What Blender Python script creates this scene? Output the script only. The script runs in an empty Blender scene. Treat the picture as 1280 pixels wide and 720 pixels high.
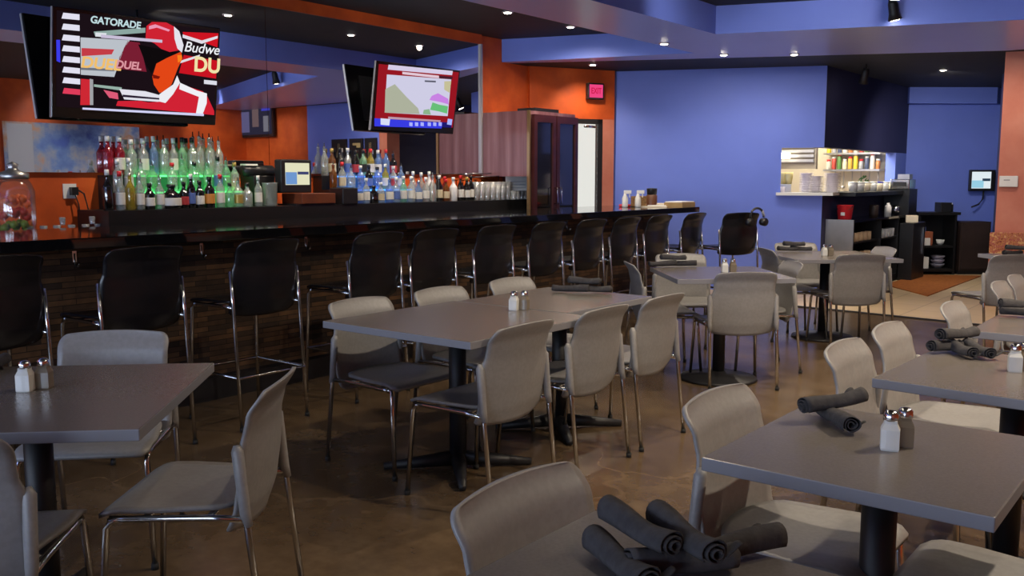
import bpy, bmesh, math, random
from mathutils import Vector, Matrix
random.seed(7)
PI = math.pi
R = math.radians
scn = bpy.context.scene
COL = scn.collection

# ------------------------------------------------------------------ materials
def lin(c):
    return tuple(((x/255.0)/12.92 if x/255.0 <= .04045 else ((x/255.0+.055)/1.055)**2.4) for x in c)

def new_mat(name):
    m = bpy.data.materials.new(name); m.use_nodes = True
    nt = m.node_tree
    b = nt.nodes.get('Principled BSDF')
    return m, nt, b

def pmat(name, col, rough=.5, metal=0., spec=.5, emit=None, es=0., coat=0.):
    m, nt, b = new_mat(name)
    b.inputs['Base Color'].default_value = (*col, 1)
    b.inputs['Roughness'].default_value = rough
    b.inputs['Metallic'].default_value = metal
    b.inputs['Specular IOR Level'].default_value = spec
    if coat: b.inputs['Coat Weight'].default_value = coat; b.inputs['Coat Roughness'].default_value = .05
    if emit:
        b.inputs['Emission Color'].default_value = (*emit, 1); b.inputs['Emission Strength'].default_value = es
    return m

def ramp(nt, fac, stops):
    r = nt.nodes.new('ShaderNodeValToRGB')
    el = r.color_ramp.elements
    while len(el) < len(stops): el.new(.5)
    for e, (p, c) in zip(el, stops): e.position = p; e.color = (*c, 1)
    nt.links.new(fac, r.inputs[0]); return r.outputs[0]

def coords(nt, scale=1.0, swz=None):
    t = nt.nodes.new('ShaderNodeTexCoord')
    out = t.outputs['Object']
    if swz:
        s = nt.nodes.new('ShaderNodeSeparateXYZ'); c = nt.nodes.new('ShaderNodeCombineXYZ')
        nt.links.new(out, s.inputs[0])
        for i, k in enumerate(swz): nt.links.new(s.outputs['XYZ'.index(k)], c.inputs[i])
        out = c.outputs[0]
    if scale != 1.0:
        mp = nt.nodes.new('ShaderNodeMapping'); mp.inputs['Scale'].default_value = (scale,)*3
        nt.links.new(out, mp.inputs[0]); out = mp.outputs[0]
    return out

def noise(nt, vec, scale, detail=4, rough=.55):
    n = nt.nodes.new('ShaderNodeTexNoise')
    n.inputs['Scale'].default_value = scale; n.inputs['Detail'].default_value = detail; n.inputs['Roughness'].default_value = rough
    nt.links.new(vec, n.inputs['Vector']); return n.outputs[0]

def bump(nt, b, h, strength=.2, dist=.01):
    n = nt.nodes.new('ShaderNodeBump'); n.inputs['Strength'].default_value = strength; n.inputs['Distance'].default_value = dist
    nt.links.new(h, n.inputs['Height']); nt.links.new(n.outputs[0], b.inputs['Normal'])

def noisy(name, stops, scale, rough=.5, bs=0., spec=.5, detail=4):
    m, nt, b = new_mat(name)
    v = coords(nt); n = noise(nt, v, scale, detail)
    nt.links.new(ramp(nt, n, stops), b.inputs['Base Color'])
    b.inputs['Roughness'].default_value = rough; b.inputs['Specular IOR Level'].default_value = spec
    if bs: bump(nt, b, n, bs)
    return m

def brickmat(name, c1, c2, mortar, w, h, ms, swz, rough=.7, off=.5, bs=.6, nz=True, spec=.4, rot=0.):
    m, nt, b = new_mat(name)
    v = coords(nt, 1.0, swz)
    if rot:
        mp = nt.nodes.new('ShaderNodeMapping'); mp.inputs['Rotation'].default_value = (0, 0, rot); nt.links.new(v, mp.inputs[0]); v = mp.outputs[0]
    t = nt.nodes.new('ShaderNodeTexBrick'); t.offset = off
    nt.links.new(v, t.inputs['Vector'])
    t.inputs['Scale'].default_value = 1; t.inputs['Brick Width'].default_value = w; t.inputs['Row Height'].default_value = h
    t.inputs['Mortar Size'].default_value = ms; t.inputs['Color1'].default_value = (*c1, 1); t.inputs['Color2'].default_value = (*c2, 1)
    t.inputs['Mortar'].default_value = (*mortar, 1); t.inputs['Bias'].default_value = 0.
    col = t.outputs['Color']
    if nz:
        mx = nt.nodes.new('ShaderNodeMix'); mx.data_type = 'RGBA'; mx.blend_type = 'MULTIPLY'; mx.inputs[0].default_value = .8
        n = noise(nt, v, 9, 3)
        nt.links.new(col, mx.inputs[6]); nt.links.new(ramp(nt, n, [(.3, (.35, .33, .32)), (.7, (1, .95, .9))]), mx.inputs[7]); col = mx.outputs[2]
    nt.links.new(col, b.inputs['Base Color']); b.inputs['Roughness'].default_value = rough; b.inputs['Specular IOR Level'].default_value = spec
    if bs: bump(nt, b, t.outputs['Color'], bs, .02)
    return m

def glassmat(name, tint, solid=.0, gloss=.10, diff=None):
    """thin-walled glass: tinted transparency, some body colour and a clear reflection"""
    m = bpy.data.materials.new(name); m.use_nodes = True; nt = m.node_tree; nt.nodes.clear()
    o = nt.nodes.new('ShaderNodeOutputMaterial'); t = nt.nodes.new('ShaderNodeBsdfTransparent'); t.inputs[0].default_value = (*tint, 1)
    g = nt.nodes.new('ShaderNodeBsdfGlossy'); g.inputs['Roughness'].default_value = .08
    mx = nt.nodes.new('ShaderNodeMixShader'); f = nt.nodes.new('ShaderNodeLayerWeight'); f.inputs[0].default_value = .25
    base = t.outputs[0]
    if solid:
        d = nt.nodes.new('ShaderNodeBsdfDiffuse'); d.inputs[0].default_value = (*(diff or tint), 1)
        m2 = nt.nodes.new('ShaderNodeMixShader'); m2.inputs[0].default_value = solid
        nt.links.new(t.outputs[0], m2.inputs[1]); nt.links.new(d.outputs[0], m2.inputs[2]); base = m2.outputs[0]
    ad = nt.nodes.new('ShaderNodeMath'); ad.operation = 'MULTIPLY_ADD'; ad.inputs[1].default_value = .6; ad.inputs[2].default_value = gloss
    nt.links.new(f.outputs['Fresnel'], ad.inputs[0])
    nt.links.new(ad.outputs[0], mx.inputs[0]); nt.links.new(base, mx.inputs[1]); nt.links.new(g.outputs[0], mx.inputs[2])
    nt.links.new(mx.outputs[0], o.inputs[0]); return m

def emat(name, col, s):
    m = bpy.data.materials.new(name); m.use_nodes = True; nt = m.node_tree; nt.nodes.clear()
    o = nt.nodes.new('ShaderNodeOutputMaterial'); e = nt.nodes.new('ShaderNodeEmission')
    e.inputs[0].default_value = (*col, 1); e.inputs[1].default_value = s
    nt.links.new(e.outputs[0], o.inputs[0]); return m

M = {}
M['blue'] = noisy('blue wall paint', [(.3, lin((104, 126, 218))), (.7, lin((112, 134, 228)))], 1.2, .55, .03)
M['soffit_under'] = noisy('lightened soffit paint', [(.3, lin((180, 184, 244))), (.7, lin((188, 192, 250)))], 1.0, .30, .02, spec=.7)  # lighter lavender colour stands in for light from below
M['shaded_blue'] = noisy('navy wall paint', [(.3, lin((36, 38, 74))), (.7, lin((42, 44, 84)))], 1.2, .6, .03)  # blue darkened in its colour for walls lying in shadow
M['orange'] = noisy('sponged orange paint', [(.25, lin((168, 66, 22))), (.5, lin((202, 84, 26))), (.75, lin((228, 106, 40)))], 2.6, .55, .06, detail=7)
M['coral'] = noisy('sponged coral paint', [(.25, lin((186, 104, 84))), (.5, lin((200, 124, 102))), (.75, lin((212, 142, 120)))], 2.2, .6, .05, detail=7)
M['black_ceiling'] = noisy('matt black ceiling', [(.3, (.012, .012, .013)), (.7, (.02, .019, .018))], 5, .7, .05)
M['carcass'] = pmat('black laminate', (.008, .008, .009), .4)
M['granite'] = noisy('polished black granite', [(.45, (.004, .004, .005)), (.75, (.02, .019, .02))], 160, .06, spec=.6)
M['wood'] = None
M['black_plastic'] = pmat('black plastic', (.012, .012, .014), .38)
M['matt_black'] = pmat('matt black metal', (.010, .010, .012), .5)
M['chrome'] = pmat('chrome', (.62, .62, .63), .16, 1.)
M['steel'] = noisy('brushed steel', [(.3, (.42, .41, .40)), (.7, (.55, .54, .53))], 3, .34)
M['steel'].node_tree.nodes['Principled BSDF'].inputs['Metallic'].default_value = .9
M['grey_shell'] = noisy('grey moulded plastic', [(.4, (.222, .215, .212)), (.6, (.245, .238, .234))], 60, .42, .02)
M['black_shell'] = noisy('black moulded plastic', [(.4, (.007, .007, .010)), (.6, (.010, .010, .013))], 60, .27, .02)
M['laminate'] = noisy('taupe table laminate', [(.35, (.122, .107, .097)), (.65, (.138, .122, .111))], 150, .27, .01, spec=.45)
M['edge'] = pmat('window-lit table edge', (.21, .21, .23), .45)  # laminate edge tinted paler and bluish, standing in for window light
M['rubber'] = pmat('black rubber', (.01, .01, .01), .8)
M['napkin'] = noisy('charcoal cotton', [(.3, (.022, .020, .022)), (.7, (.045, .042, .045))], 40, .9, .3)
M['salt'] = glassmat('glass full of salt', (.75, .75, .72), .85, .08, (.72, .72, .68))
M['pepper'] = glassmat('glass full of pepper', (.5, .45, .38), .8, .08, (.22, .18, .13))
M['clear'] = glassmat('clear glass', (.80, .84, .83), .12, .12, (.6, .63, .62))
M['white'] = pmat('white plastic', (.75, .75, .73), .4)
M['paper'] = pmat('white paper', (.8, .8, .78), .7)
M['cream'] = pmat('cream paper', (.75, .66, .5), .7)
M['red'] = pmat('red plastic', (.62, .02, .03), .35)
M['plate'] = pmat('pale china', (.72, .66, .70), .3)
M['mirror'] = pmat('mirror silver', (.80, .80, .82), .012, 1.)
M['trim_white'] = pmat('pale metal trim', (.55, .52, .52), .3, .6)
M['tile'] = brickmat('beige floor tiles', lin((205, 182, 148)), lin((192, 168, 134)), lin((150, 128, 100)), .45, .45, .006, 'XYZ', .35, 0., .1, False, .4)
M['mat'] = noisy('rust brown door mat', [(.3, lin((134, 72, 22))), (.7, lin((170, 100, 38)))], 30, .95, .5)
M['stone'] = brickmat('stacked ledger stone', lin((112, 82, 54)), lin((44, 35, 30)), (.006, .005, .004), .21, .033, .0018, 'YZX', .8, .37, 1.0)
M['daylight_glass'] = glassmat('door glass', (.95, .96, .95), 0, .04)
M['tinted_glass'] = glassmat('dark tinted glass', (.10, .10, .12), .55, .14, (.012, .013, .018))
M['upholstery'] = noisy('red and gold patterned upholstery', [(.36, lin((120, 40, 45))), (.46, lin((190, 130, 80))), (.54, lin((150, 60, 70))), (.62, lin((205, 160, 105)))], 26, .9, .1, detail=6)
M['brown_wood'] = noisy('dark brown wood', [(.3, lin((38, 28, 26))), (.7, lin((56, 42, 38)))], 4, .5)

# cherry wood with long vertical grain; pale tones stand in for glossy haze
m, nt, b = new_mat('glossy cherry wood')
v = coords(nt); mp = nt.nodes.new('ShaderNodeMapping'); mp.inputs['Scale'].default_value = (9, 9, .5); nt.links.new(v, mp.inputs[0])
n = noise(nt, mp.outputs[0], 1.3, 5)
nt.links.new(ramp(nt, n, [(.3, lin((108, 68, 72))), (.55, lin((134, 94, 100))), (.75, lin((158, 122, 128)))]), b.inputs['Base Color'])
b.inputs['Roughness'].default_value = .28; b.inputs['Specular IOR Level'].default_value = .6; M['wood'] = m

M['cherry_dark'] = noisy('dark cherry door wood', [(.3, lin((52, 22, 24))), (.7, lin((76, 36, 36)))], 5, .3)
# stained and polished concrete
m, nt, b = new_mat('stained polished concrete')
v = coords(nt); n = noise(nt, v, 1.1, 8, .62); n2 = noise(nt, v, 14, 5, .6)
mx = nt.nodes.new('ShaderNodeMix'); mx.data_type = 'RGBA'; mx.blend_type = 'MULTIPLY'; mx.inputs[0].default_value = .6
nt.links.new(ramp(nt, n, [(.3, lin((66, 53, 40))), (.5, lin((94, 77, 58))), (.72, lin((118, 99, 76)))]), mx.inputs[6])
nt.links.new(ramp(nt, n2, [(.3, (.62, .58, .55)), (.65, (1, 1, 1))]), mx.inputs[7])
vo = nt.nodes.new('ShaderNodeTexVoronoi'); vo.feature = 'DISTANCE_TO_EDGE'; vo.inputs['Scale'].default_value = .55
dv = nt.nodes.new('ShaderNodeVectorMath'); dv.operation = 'ADD'; nn = nt.nodes.new('ShaderNodeTexNoise'); nn.inputs['Scale'].default_value = 1.5
nt.links.new(v, nn.inputs['Vector']); nt.links.new(v, dv.inputs[0]); nt.links.new(nn.outputs[1], dv.inputs[1]); nt.links.new(dv.outputs[0], vo.inputs['Vector'])
mx2 = nt.nodes.new('ShaderNodeMix'); mx2.data_type = 'RGBA'; mx2.blend_type = 'MIX'
nt.links.new(ramp(nt, vo.outputs['Distance'], [(.0, (.22, .22, .22)), (.010, (0, 0, 0))]), mx2.inputs[0])
nt.links.new(mx.outputs[2], mx2.inputs[6]); mx2.inputs[7].default_value = (*lin((140, 118, 94)), 1)
nt.links.new(mx2.outputs[2], b.inputs['Base Color'])
rr = nt.nodes.new('ShaderNodeMapRange'); rr.inputs[3].default_value = .15; rr.inputs[4].default_value = .32; nt.links.new(n2, rr.inputs[0])
nt.links.new(rr.outputs[0], b.inputs['Roughness']); b.inputs['Specular IOR Level'].default_value = .5; M['concrete'] = m

# painted canvas: blue, ochre and white blotches
m, nt, b = new_mat('abstract canvas paint')
v = coords(nt); n = noise(nt, v, 1.7, 6, .6)
nt.links.new(ramp(nt, n, [(.34, lin((60, 84, 160))), (.44, lin((120, 150, 205))), (.52, lin((190, 196, 210))), (.58, lin((222, 170, 130))), (.68, lin((236, 240, 246)))]), b.inputs['Base Color'])
b.inputs['Roughness'].default_value = .6; M['canvas'] = m

# ------------------------------------------------------------------ mesh helpers
class MB:
    def __init__(s): s.bm = bmesh.new(); s.mi = 0; s.mats = []; s.sm = False
    def mat(s, m, smooth=False):
        m = M[m] if isinstance(m, str) else m
        if m not in s.mats: s.mats.append(m)
        s.mi = s.mats.index(m); s.sm = smooth; return s
    def f(s, vs):
        try: fc = s.bm.faces.new(vs)
        except ValueError: return
        fc.material_index = s.mi; fc.smooth = s.sm
    def vs(s, pts): return [s.bm.verts.new(p) for p in pts]
    def box(s, a, b_, rot=0., piv=(0, 0)):
        (x0, y0, z0), (x1, y1, z1) = a, b_
        p = [(x0, y0, z0), (x1, y0, z0), (x1, y1, z0), (x0, y1, z0), (x0, y0, z1), (x1, y0, z1), (x1, y1, z1), (x0, y1, z1)]
        if rot:
            c, sn = math.cos(rot), math.sin(rot)
            p = [(piv[0]+(x-piv[0])*c-(y-piv[1])*sn, piv[1]+(x-piv[0])*sn+(y-piv[1])*c, z) for x, y, z in p]
        v = s.vs(p)
        for q in ((3, 2, 1, 0), (4, 5, 6, 7), (0, 1, 5, 4), (1, 2, 6, 5), (2, 3, 7, 6), (3, 0, 4, 7)): s.f([v[i] for i in q])
        return s
    def prism(s, poly, z0, z1):
        n = len(poly); a = s.vs([(x, y, z0) for x, y in poly]); t = s.vs([(x, y, z1) for x, y in poly])
        s.f(a[::-1]); s.f(t)
        for i in range(n): s.f([a[i], a[(i+1) % n], t[(i+1) % n], t[i]])
        return s
    def seg(s, p, q, z0, z1, t):
        """upright slab on the line p-q, thickness t to the left of the direction"""
        d = Vector((q[0]-p[0], q[1]-p[1])); d.normalize(); nx, ny = -d.y*t, d.x*t
        return s.prism([p, q, (q[0]+nx, q[1]+ny), (p[0]+nx, p[1]+ny)] if t > 0 else [q, p, (p[0]+nx, p[1]+ny), (q[0]+nx, q[1]+ny)], z0, z1)
    def tube(s, pts, r, seg=10, cap=True):
        pts = [Vector(p) for p in pts]; rings = []
        rs = r if isinstance(r, (list, tuple)) else [r]*len(pts)
        for i, p in enumerate(pts):
            d = (pts[min(i+1, len(pts)-1)] - pts[max(i-1, 0)]).normalized()
            u = d.cross(Vector((0, 0, 1)) if abs(d.z) < .9 else Vector((1, 0, 0))).normalized(); w = d.cross(u)
            rings.append(s.vs([p + (u*math.cos(2*PI*k/seg) + w*math.sin(2*PI*k/seg))*rs[i] for k in range(seg)]))
        for a, b_ in zip(rings, rings[1:]):
            for k in range(seg): s.f([a[k], a[(k+1) % seg], b_[(k+1) % seg], b_[k]])
        if cap: s.f(rings[0][::-1]); s.f(rings[-1])
        return s
    def lathe(s, prof, c=(0, 0, 0), seg=14, sq=0.):
        rings = []
        for r, z in prof:
            ring = []
            for k in range(seg):
                a = 2*PI*k/seg; x, y = math.cos(a), math.sin(a)
                if sq:
                    mxx = max(abs(x), abs(y)); x, y = x*(1-sq)+x/mxx*sq, y*(1-sq)+y/mxx*sq
                ring.append((c[0]+max(r, .0004)*x, c[1]+max(r, .0004)*y, c[2]+z))
            rings.append(s.vs(ring))
        for a, b_ in zip(rings, rings[1:]):
            for k in range(seg): s.f([a[k], a[(k+1) % seg], b_[(k+1) % seg], b_[k]])
        s.f(rings[0][::-1]); s.f(rings[-1]); return s
    def sheet(s, P, nu, nv, th, N):
        """closed curved panel from P(u,v), thickness th along N(u,v)"""
        A = [[s.bm.verts.new(P(i/nu, j/nv)) for i in range(nu+1)] for j in range(nv+1)]
        B = [[s.bm.verts.new(Vector(P(i/nu, j/nv)) + Vector(N(i/nu, j/nv))*th) for i in range(nu+1)] for j in range(nv+1)]
        for j in range(nv):
            for i in range(nu):
                s.f([A[j][i], A[j][i+1], A[j+1][i+1], A[j+1][i]]); s.f([B[j][i], B[j+1][i], B[j+1][i+1], B[j][i+1]])
        for i in range(nu): s.f([A[0][i+1], A[0][i], B[0][i], B[0][i+1]]); s.f([A[nv][i], A[nv][i+1], B[nv][i+1], B[nv][i]])
        for j in range(nv): s.f([A[j][0], A[j+1][0], B[j+1][0], B[j][0]]); s.f([A[j+1][nu], A[j][nu], B[j][nu], B[j+1][nu]])
        return s
    def build(s, name, parent=None, loc=(0, 0, 0), rz=0., fix=True, bev=0.):
        if fix: bmesh.ops.recalc_face_normals(s.bm, faces=s.bm.faces)
        me = bpy.data.meshes.new(name); s.bm.to_mesh(me); s.bm.free()
        for m_ in s.mats: me.materials.append(m_)
        o = bpy.data.objects.new(name, me); COL.objects.link(o)
        o.location = loc; o.rotation_euler = (0, 0, rz)
        if parent: o.parent = parent
        if bev:
            bv = o.modifiers.new('bevel', 'BEVEL'); bv.width = bev; bv.segments = 2; bv.limit_method = 'ANGLE'
        return o

def tag(o, label, cat, group=None):
    o['label'] = label; o['category'] = cat
    if group: o['group'] = group
    return o
def thing(name, label, cat, loc=(0, 0, 0), rz=0., group=None):
    o = bpy.data.objects.new(name, None); COL.objects.link(o); o.location = loc; o.rotation_euler = (0, 0, rz)
    o.empty_display_size = .1
    return tag(o, label, cat, group)
def struct(o): o['kind'] = 'structure'; return o
def copy_tree(o, parent=None):
    c = o.copy(); COL.objects.link(c)
    if parent: c.parent = parent
    for ch in list(o.children): copy_tree(ch, c)
    return c
def text_mesh(body, size, mat, name, parent, loc, rot, ext=.0005, shear=0., sx=1., bold=.0):
    cu = bpy.data.curves.new(name, 'FONT'); cu.body = body; cu.size = size; cu.extrude = ext; cu.shear = shear; cu.offset = size*bold
    cu.align_x = 'CENTER'; cu.align_y = 'CENTER'
    t = bpy.data.objects.new(name, cu); COL.objects.link(t)
    me = bpy.data.meshes.new_from_object(t); COL.objects.unlink(t); bpy.data.objects.remove(t)
    me.materials.clear(); me.materials.append(mat)
    o = bpy.data.objects.new(name, me); COL.objects.link(o); o.location = loc; o.rotation_euler = rot; o.scale = (sx, 1, 1)
    if parent: o.parent = parent
    return o

# ------------------------------------------------------------------ room shell
ZL, ZH = 2.76, 3.02           # soffit underside, black ceiling
bx = MB().mat('concrete'); bx.prism([(-7.2, -3.7), (2.2, -3.7), (2.2, 9.33), (-3.44, 9.83), (-7.2, 10.0)], -.1, 0)
struct(bx.build('floor'))
bx = MB().mat('tile'); bx.prism([(-7.2, 10.0), (-3.44, 9.83), (2.2, 9.33), (2.2, 17), (-6.4, 17), (-6.4, 10.1)], -.1, .004)
struct(bx.build('floor_tiled'))
bx = MB().mat('matt_black'); bx.prism([(-6.4, 9.955), (-3.44, 9.80), (-1.0, 9.56), (-1.0, 9.61), (-3.44, 9.85), (-6.4, 10.0)], 0, .012)
struct(bx.build('trim_1'))
# west wall (orange) behind the bar
bx = MB().mat('orange'); bx.box((-7.1, -3.7, 0), (-6.93, 9.12, 3.1)); struct(bx.build('wall_west'))
bx = MB().mat('orange'); bx.box((-6.93, .3, 2.915), (-6.885, 8.14, 3.02)); struct(bx.build('trim_2'))
# exit wall, slanting: bulkhead, and the pier right of the glass door
E0, E1 = Vector((-6.9, 9.05)), Vector((-6.36, 10.12))
def EP(t): p = E0.lerp(E1, t); return (p.x, p.y)
bx = MB().mat('orange'); bx.seg(EP(0), EP(1.0), 2.15, 2.8, .12); bx.mat('coral').seg(EP(.86), EP(1.0), 0, 2.15, .12)
struct(bx.build('wall_exit'))
# blue wall with the left half of the kitchen pass, then the navy return along Y
B0, B1 = Vector((-6.44, 10.16)), Vector((-4.06, 11.25))
def BP(t): p = B0.lerp(B1, t); return (p.x, p.y)
ZS, ZT = 1.236, 1.785
bx = MB().mat('blue'); tw = .81
bx.seg(BP(-.02), BP(tw), 0, 2.8, .14); bx.seg(BP(tw), BP(1), 0, ZS, .14); bx.seg(BP(tw), BP(1), ZT, 2.8, .14)
struct(bx.build('wall_blue'))
bx = MB().mat('shaded_blue')
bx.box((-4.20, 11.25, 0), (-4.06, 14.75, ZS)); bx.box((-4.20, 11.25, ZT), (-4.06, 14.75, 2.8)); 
bx.mat('blue').box((-4.20, 14.2, ZS), (-4.06, 14.75, ZT)); struct(bx.build('wall_return'))  # far jamb keeps the plain blue, standing for its lit face
# far wall of the service corridor, with its dropped header, and the closing returns
bx = MB().mat('blue'); bx.seg((-4.3, 14.54), (-2.98, 15.62), 0, 2.8, .12)
bx.prism([(-4.06, 14.66), (-4.02, 14.6), (-3.0, 15.44), (-2.98, 15.62)], 2.52, 2.8)
struct(bx.build('wall_far'))
bx = MB().mat('shaded_blue'); bx.seg((-2.98, 15.62), (-2.6, 13.6), 0, 2.8, .12); bx.seg((-2.6, 13.6), (-1.9, 11.5), 0, 2.8, .12); struct(bx.build('wall_corridor'))
# coral column with upholstered dado
bx = MB().mat('coral'); bx.prism([(-2.13, 11.25), (-1.82, 11.35), (-1.84, 11.62), (-2.10, 11.58)], 0, 2.8); struct(bx.build('wall_pier'))
bx = MB().mat('blue').box((-1.84, 11.34, 0), (.09, 11.5, 3.1)); bx.mat('orange').box((.09, 11.34, 0), (2.2, 11.5, 3.1)); struct(bx.build('wall_north'))
bx = MB().mat('orange').box((2.0, -3.7, 0), (2.2, 11.5, 3.1)); struct(bx.build('wall_east'))
# south wall with three tall shop windows
bx = MB().mat('blue'); xs = [-6.93, -6.3, -4.3, -3.9, -1.9, -1.5, .5, .8, 2.0]
bx.box((-6.93, -3.7, 0), (2.0, -3.5, .7)); bx.box((-6.93, -3.7, 2.6), (2.0, -3.5, 3.1))
for a, c in ((-6.93, -6.3), (-4.3, -3.9), (-1.9, -1.5), (.5, 2.0)): bx.box((a, -3.7, .7), (c, -3.5, 2.6))
struct(bx.build('wall_south'))
for k, (a, c) in enumerate(((-6.3, -4.3), (-3.9, -1.9), (-1.5, .5))):
    fr = MB().mat('matt_black')
    for q in ((a, .7, a+.05, 2.6), (c-.05, .7, c, 2.6), (a, .7, c, .75), (a, 2.55, c, 2.6), ((a+c)/2-.025, .7, (a+c)/2+.025, 2.6)): fr.box((q[0], -3.64, q[1]), (q[2], -3.56, q[3]))
    w = struct(fr.build('window_%d' % (k+1))); MB().mat('daylight_glass').box((a+.05, -3.605, .75), (c-.05, -3.595, 2.55)).build('pane', w)
# ceilings and soffits
bx = MB().mat('black_ceiling').box((-7.1, -3.7, ZH), (2.2, 11.5, 3.14)); struct(bx.build('ceiling'))
bx = MB().mat('black_ceiling').prism([(-7.1, 8.6), (-6.9, 8.70), (-5.17, 9.6), (-3.99, 10.19), (-2.1, 11.14), (2.2, 11.3), (2.2, 17), (-6.42, 17), (-6.42, 10.14), (-6.93, 9.1), (-7.1, 9.1)], ZL, 3.02); struct(bx.build('ceiling_low'))
def soffit(name, poly):
    s = MB(); n = len(poly); a = s.vs([(x, y, ZL) for x, y in poly]); t = s.vs([(x, y, ZH+.01) for x, y in poly])
    s.mat('soffit_under').f(a[::-1]); s.mat('blue').f(t)
    for i in range(n): s.f([a[i], a[(i+1) % n], t[(i+1) % n], t[i]])
    return struct(s.build(name))
soffit('ceiling_beam', [(-4.8, -3.5), (-4.03, -3.5), (-4.03, 8.18), (-4.72, 8.96), (-4.8, 9.25)])
soffit('ceiling_soffit', [(-6.93, 8.55), (-4.8, 9.25), (-4.72, 8.96), (-4.03, 8.18), (2.0, 10.45), (2.0, 11.32), (-2.1, 11.14), (-3.99, 10.19), (-5.17, 9.6), (-6.93, 8.72)])
# kitchen behind the pass
bx = MB().mat(pmat('pale kitchen wall tile', (.62, .56, .44), .35))
bx.box((-6.4, 14.55, 0), (-4.2, 14.7, 2.8)); bx.box((-6.4, 10.32, 0), (-6.25, 14.7, 2.8)); struct(bx.build('wall_kitchen'))
bx = MB().mat('white').prism([(-6.3, 10.45), (-4.22, 11.42), (-4.22, 14.6), (-6.3, 14.6)], 2.70, 2.755); struct(bx.build('ceiling_kitchen'))

# ------------------------------------------------------------------ mirror behind the bar
mr = []
for (y0, y1, lab) in ((.4, 5.19, 'long frameless mirror panel behind the large racing television'), (5.195, 8.12, 'frameless mirror panel behind the bottles, ending at the cherry wood cabinet')):
    o = MB().mat('mirror').box((-6.93, y0, 1.45), (-6.90, y1, 2.915)).build('bar_mirror'); tag(o, lab, 'mirror', 'mirror panels behind the bar')
o = MB().mat('trim_white').box((-6.93, 8.12, 1.45), (-6.875, 8.14, 2.915)).build('mirror_edge_strip'); tag(o, 'thin pale vertical strip on the right edge of the bar mirror', 'trim strip')

# ------------------------------------------------------------------ wall seen only in the mirror
t = thing('painting', 'wide abstract painting in blues and ochres, reflected in the bar mirror', 'painting', (1.98, 7.85, 1.25))
MB().mat('canvas').box((-.03, -1.17, 0), (0, 1.17, 1.08)).build('canvas', t)
o = MB().mat(pmat('white paint figure', (.72, .75, .80), .6)).prism([(-.035, -1.12), (-.034, -1.12), (-.034, -.72), (-.035, -.72)], .05, 1.05).build('white_patch', t)
o['label'] = 'white painted patch'
for k, (a, c, lab) in enumerate(((-1.02, -.62, 'black picture with a faint pale bottle drawing, first of three in the mirror'), (-1.45, -1.10, 'black picture with a pale wedge shape, middle of three in the mirror'), (-1.80, -1.50, 'black picture with a gold bottle outline, last of three in the mirror'))):
    t = thing('framed_picture', lab, 'picture', ((a+c)/2, 11.335, 1.62), 0, 'black pictures on the blue wall')
    h = (c-a)/2
    MB().mat('matt_black').box((-h, -.03, 0), (h, 0, .50)).build('frame', t)
    gm = pmat('gold ink %d' % k, lin((178, 160, 110)), .5); s = MB().mat(gm)
    if k == 1: s.box((-.12, -.034, .38), (.08, -.03, .42)); s.box((-.12, -.034, .34), (-.02, -.03, .38))
    else:
        for sg in (-1, 1): s.tube([(sg*.05, -.034, .06), (sg*.05, -.034, .24), (sg*.018, -.034, .32), (sg*.018, -.034, .42)], .004, 6)
    s.build('drawing', t)

# ------------------------------------------------------------------ televisions
def tv_local(W, H, corners):
    (x0, y0), (x1, y1), (x2, y2), (x3, y3) = corners           # TL TR BR BL of the whole set, photo pixels
    def g(px, py):
        u, v = .5, .5
        for _ in range(12):                                       # invert the bilinear map: where on the screen a mark sits
            X = (1-v)*((1-u)*x0+u*x1)+v*((1-u)*x3+u*x2); Y = (1-v)*((1-u)*y0+u*y1)+v*((1-u)*y3+u*y2)
            u += (px-X)/((x1-x0+x2-x3)/2); v += (py-Y)/((y3-y0+y2-y1)/2)
        return ((u-.5)*W, (.5-v)*H)
    return g
def flat(parent, name, pts, mat, lay, H=0):
    s = MB().mat(mat); y = -.0012*lay
    a = s.vs([(x, y, z) for x, z in pts]); b_ = s.vs([(x, y-.0008, z) for x, z in pts]); n = len(pts)
    s.f(a); s.f(b_[::-1])
    for i in range(n): s.f([a[i], a[(i+1) % n], b_[(i+1) % n], b_[i]])
    return s.build(name, parent)
def tv_root(name, label, W, H, loc, yaw, tilt, grp=None):
    r = Vector((-math.sin(yaw), math.cos(yaw), 0)); n = Vector((math.cos(yaw)*math.cos(tilt), math.sin(yaw)*math.cos(tilt), -math.sin(tilt))); up = n.cross(r)
    t = thing(name, label, 'television', loc, 0, grp)
    t.rotation_euler = Matrix((r, -n, up)).transposed().to_euler()
    b_ = .028*W/1.25
    s = MB().mat(pmat(name+' gloss bezel', (.006, .006, .007), .12))
    s.box((-W/2, 0, -H/2), (W/2, .045, H/2)); s.build('housing', t, bev=.006)
    s = MB().mat('matt_black').box((-W*.36, .045, -H*.34), (W*.36, .062, H*.34)); s.build('back_cover', t)
    s = MB().mat(pmat(name+' pale side trim', (.5, .5, .52), .3, .5)); s.box((-W/2-.004, .008, -H/2), (-W/2, .03, H/2)); s.build('side_trim', t)
    return t
S = {}
def sm(rgb, k=1.0):
    key = (rgb, k)
    if key not in S: S[key] = emat('screen %d_%d_%d' % rgb, lin(rgb), k)
    return S[key]
W1, H1 = 1.294, .776
t1 = tv_root('television', 'large wall television showing a man in a red cap, hung over the bar', W1, H1, (-6.66, 3.85, 2.222), R(-4.1), R(9.7))
g1 = tv_local(W1, H1, [(65, 9), (272, 39), (268, 158), (62, 147)])
P = lambda *pp: [g1(*p) for p in pp]
scr = flat(t1, 'screen', P((69, 14), (269, 42), (265, 146), (67, 133)), sm((26, 16, 22), 1.0), 1)
def fl(name, pts, rgb, lay, k=1.0): return flat(scr, name, P(*pts), sm(rgb, k), lay)
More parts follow.
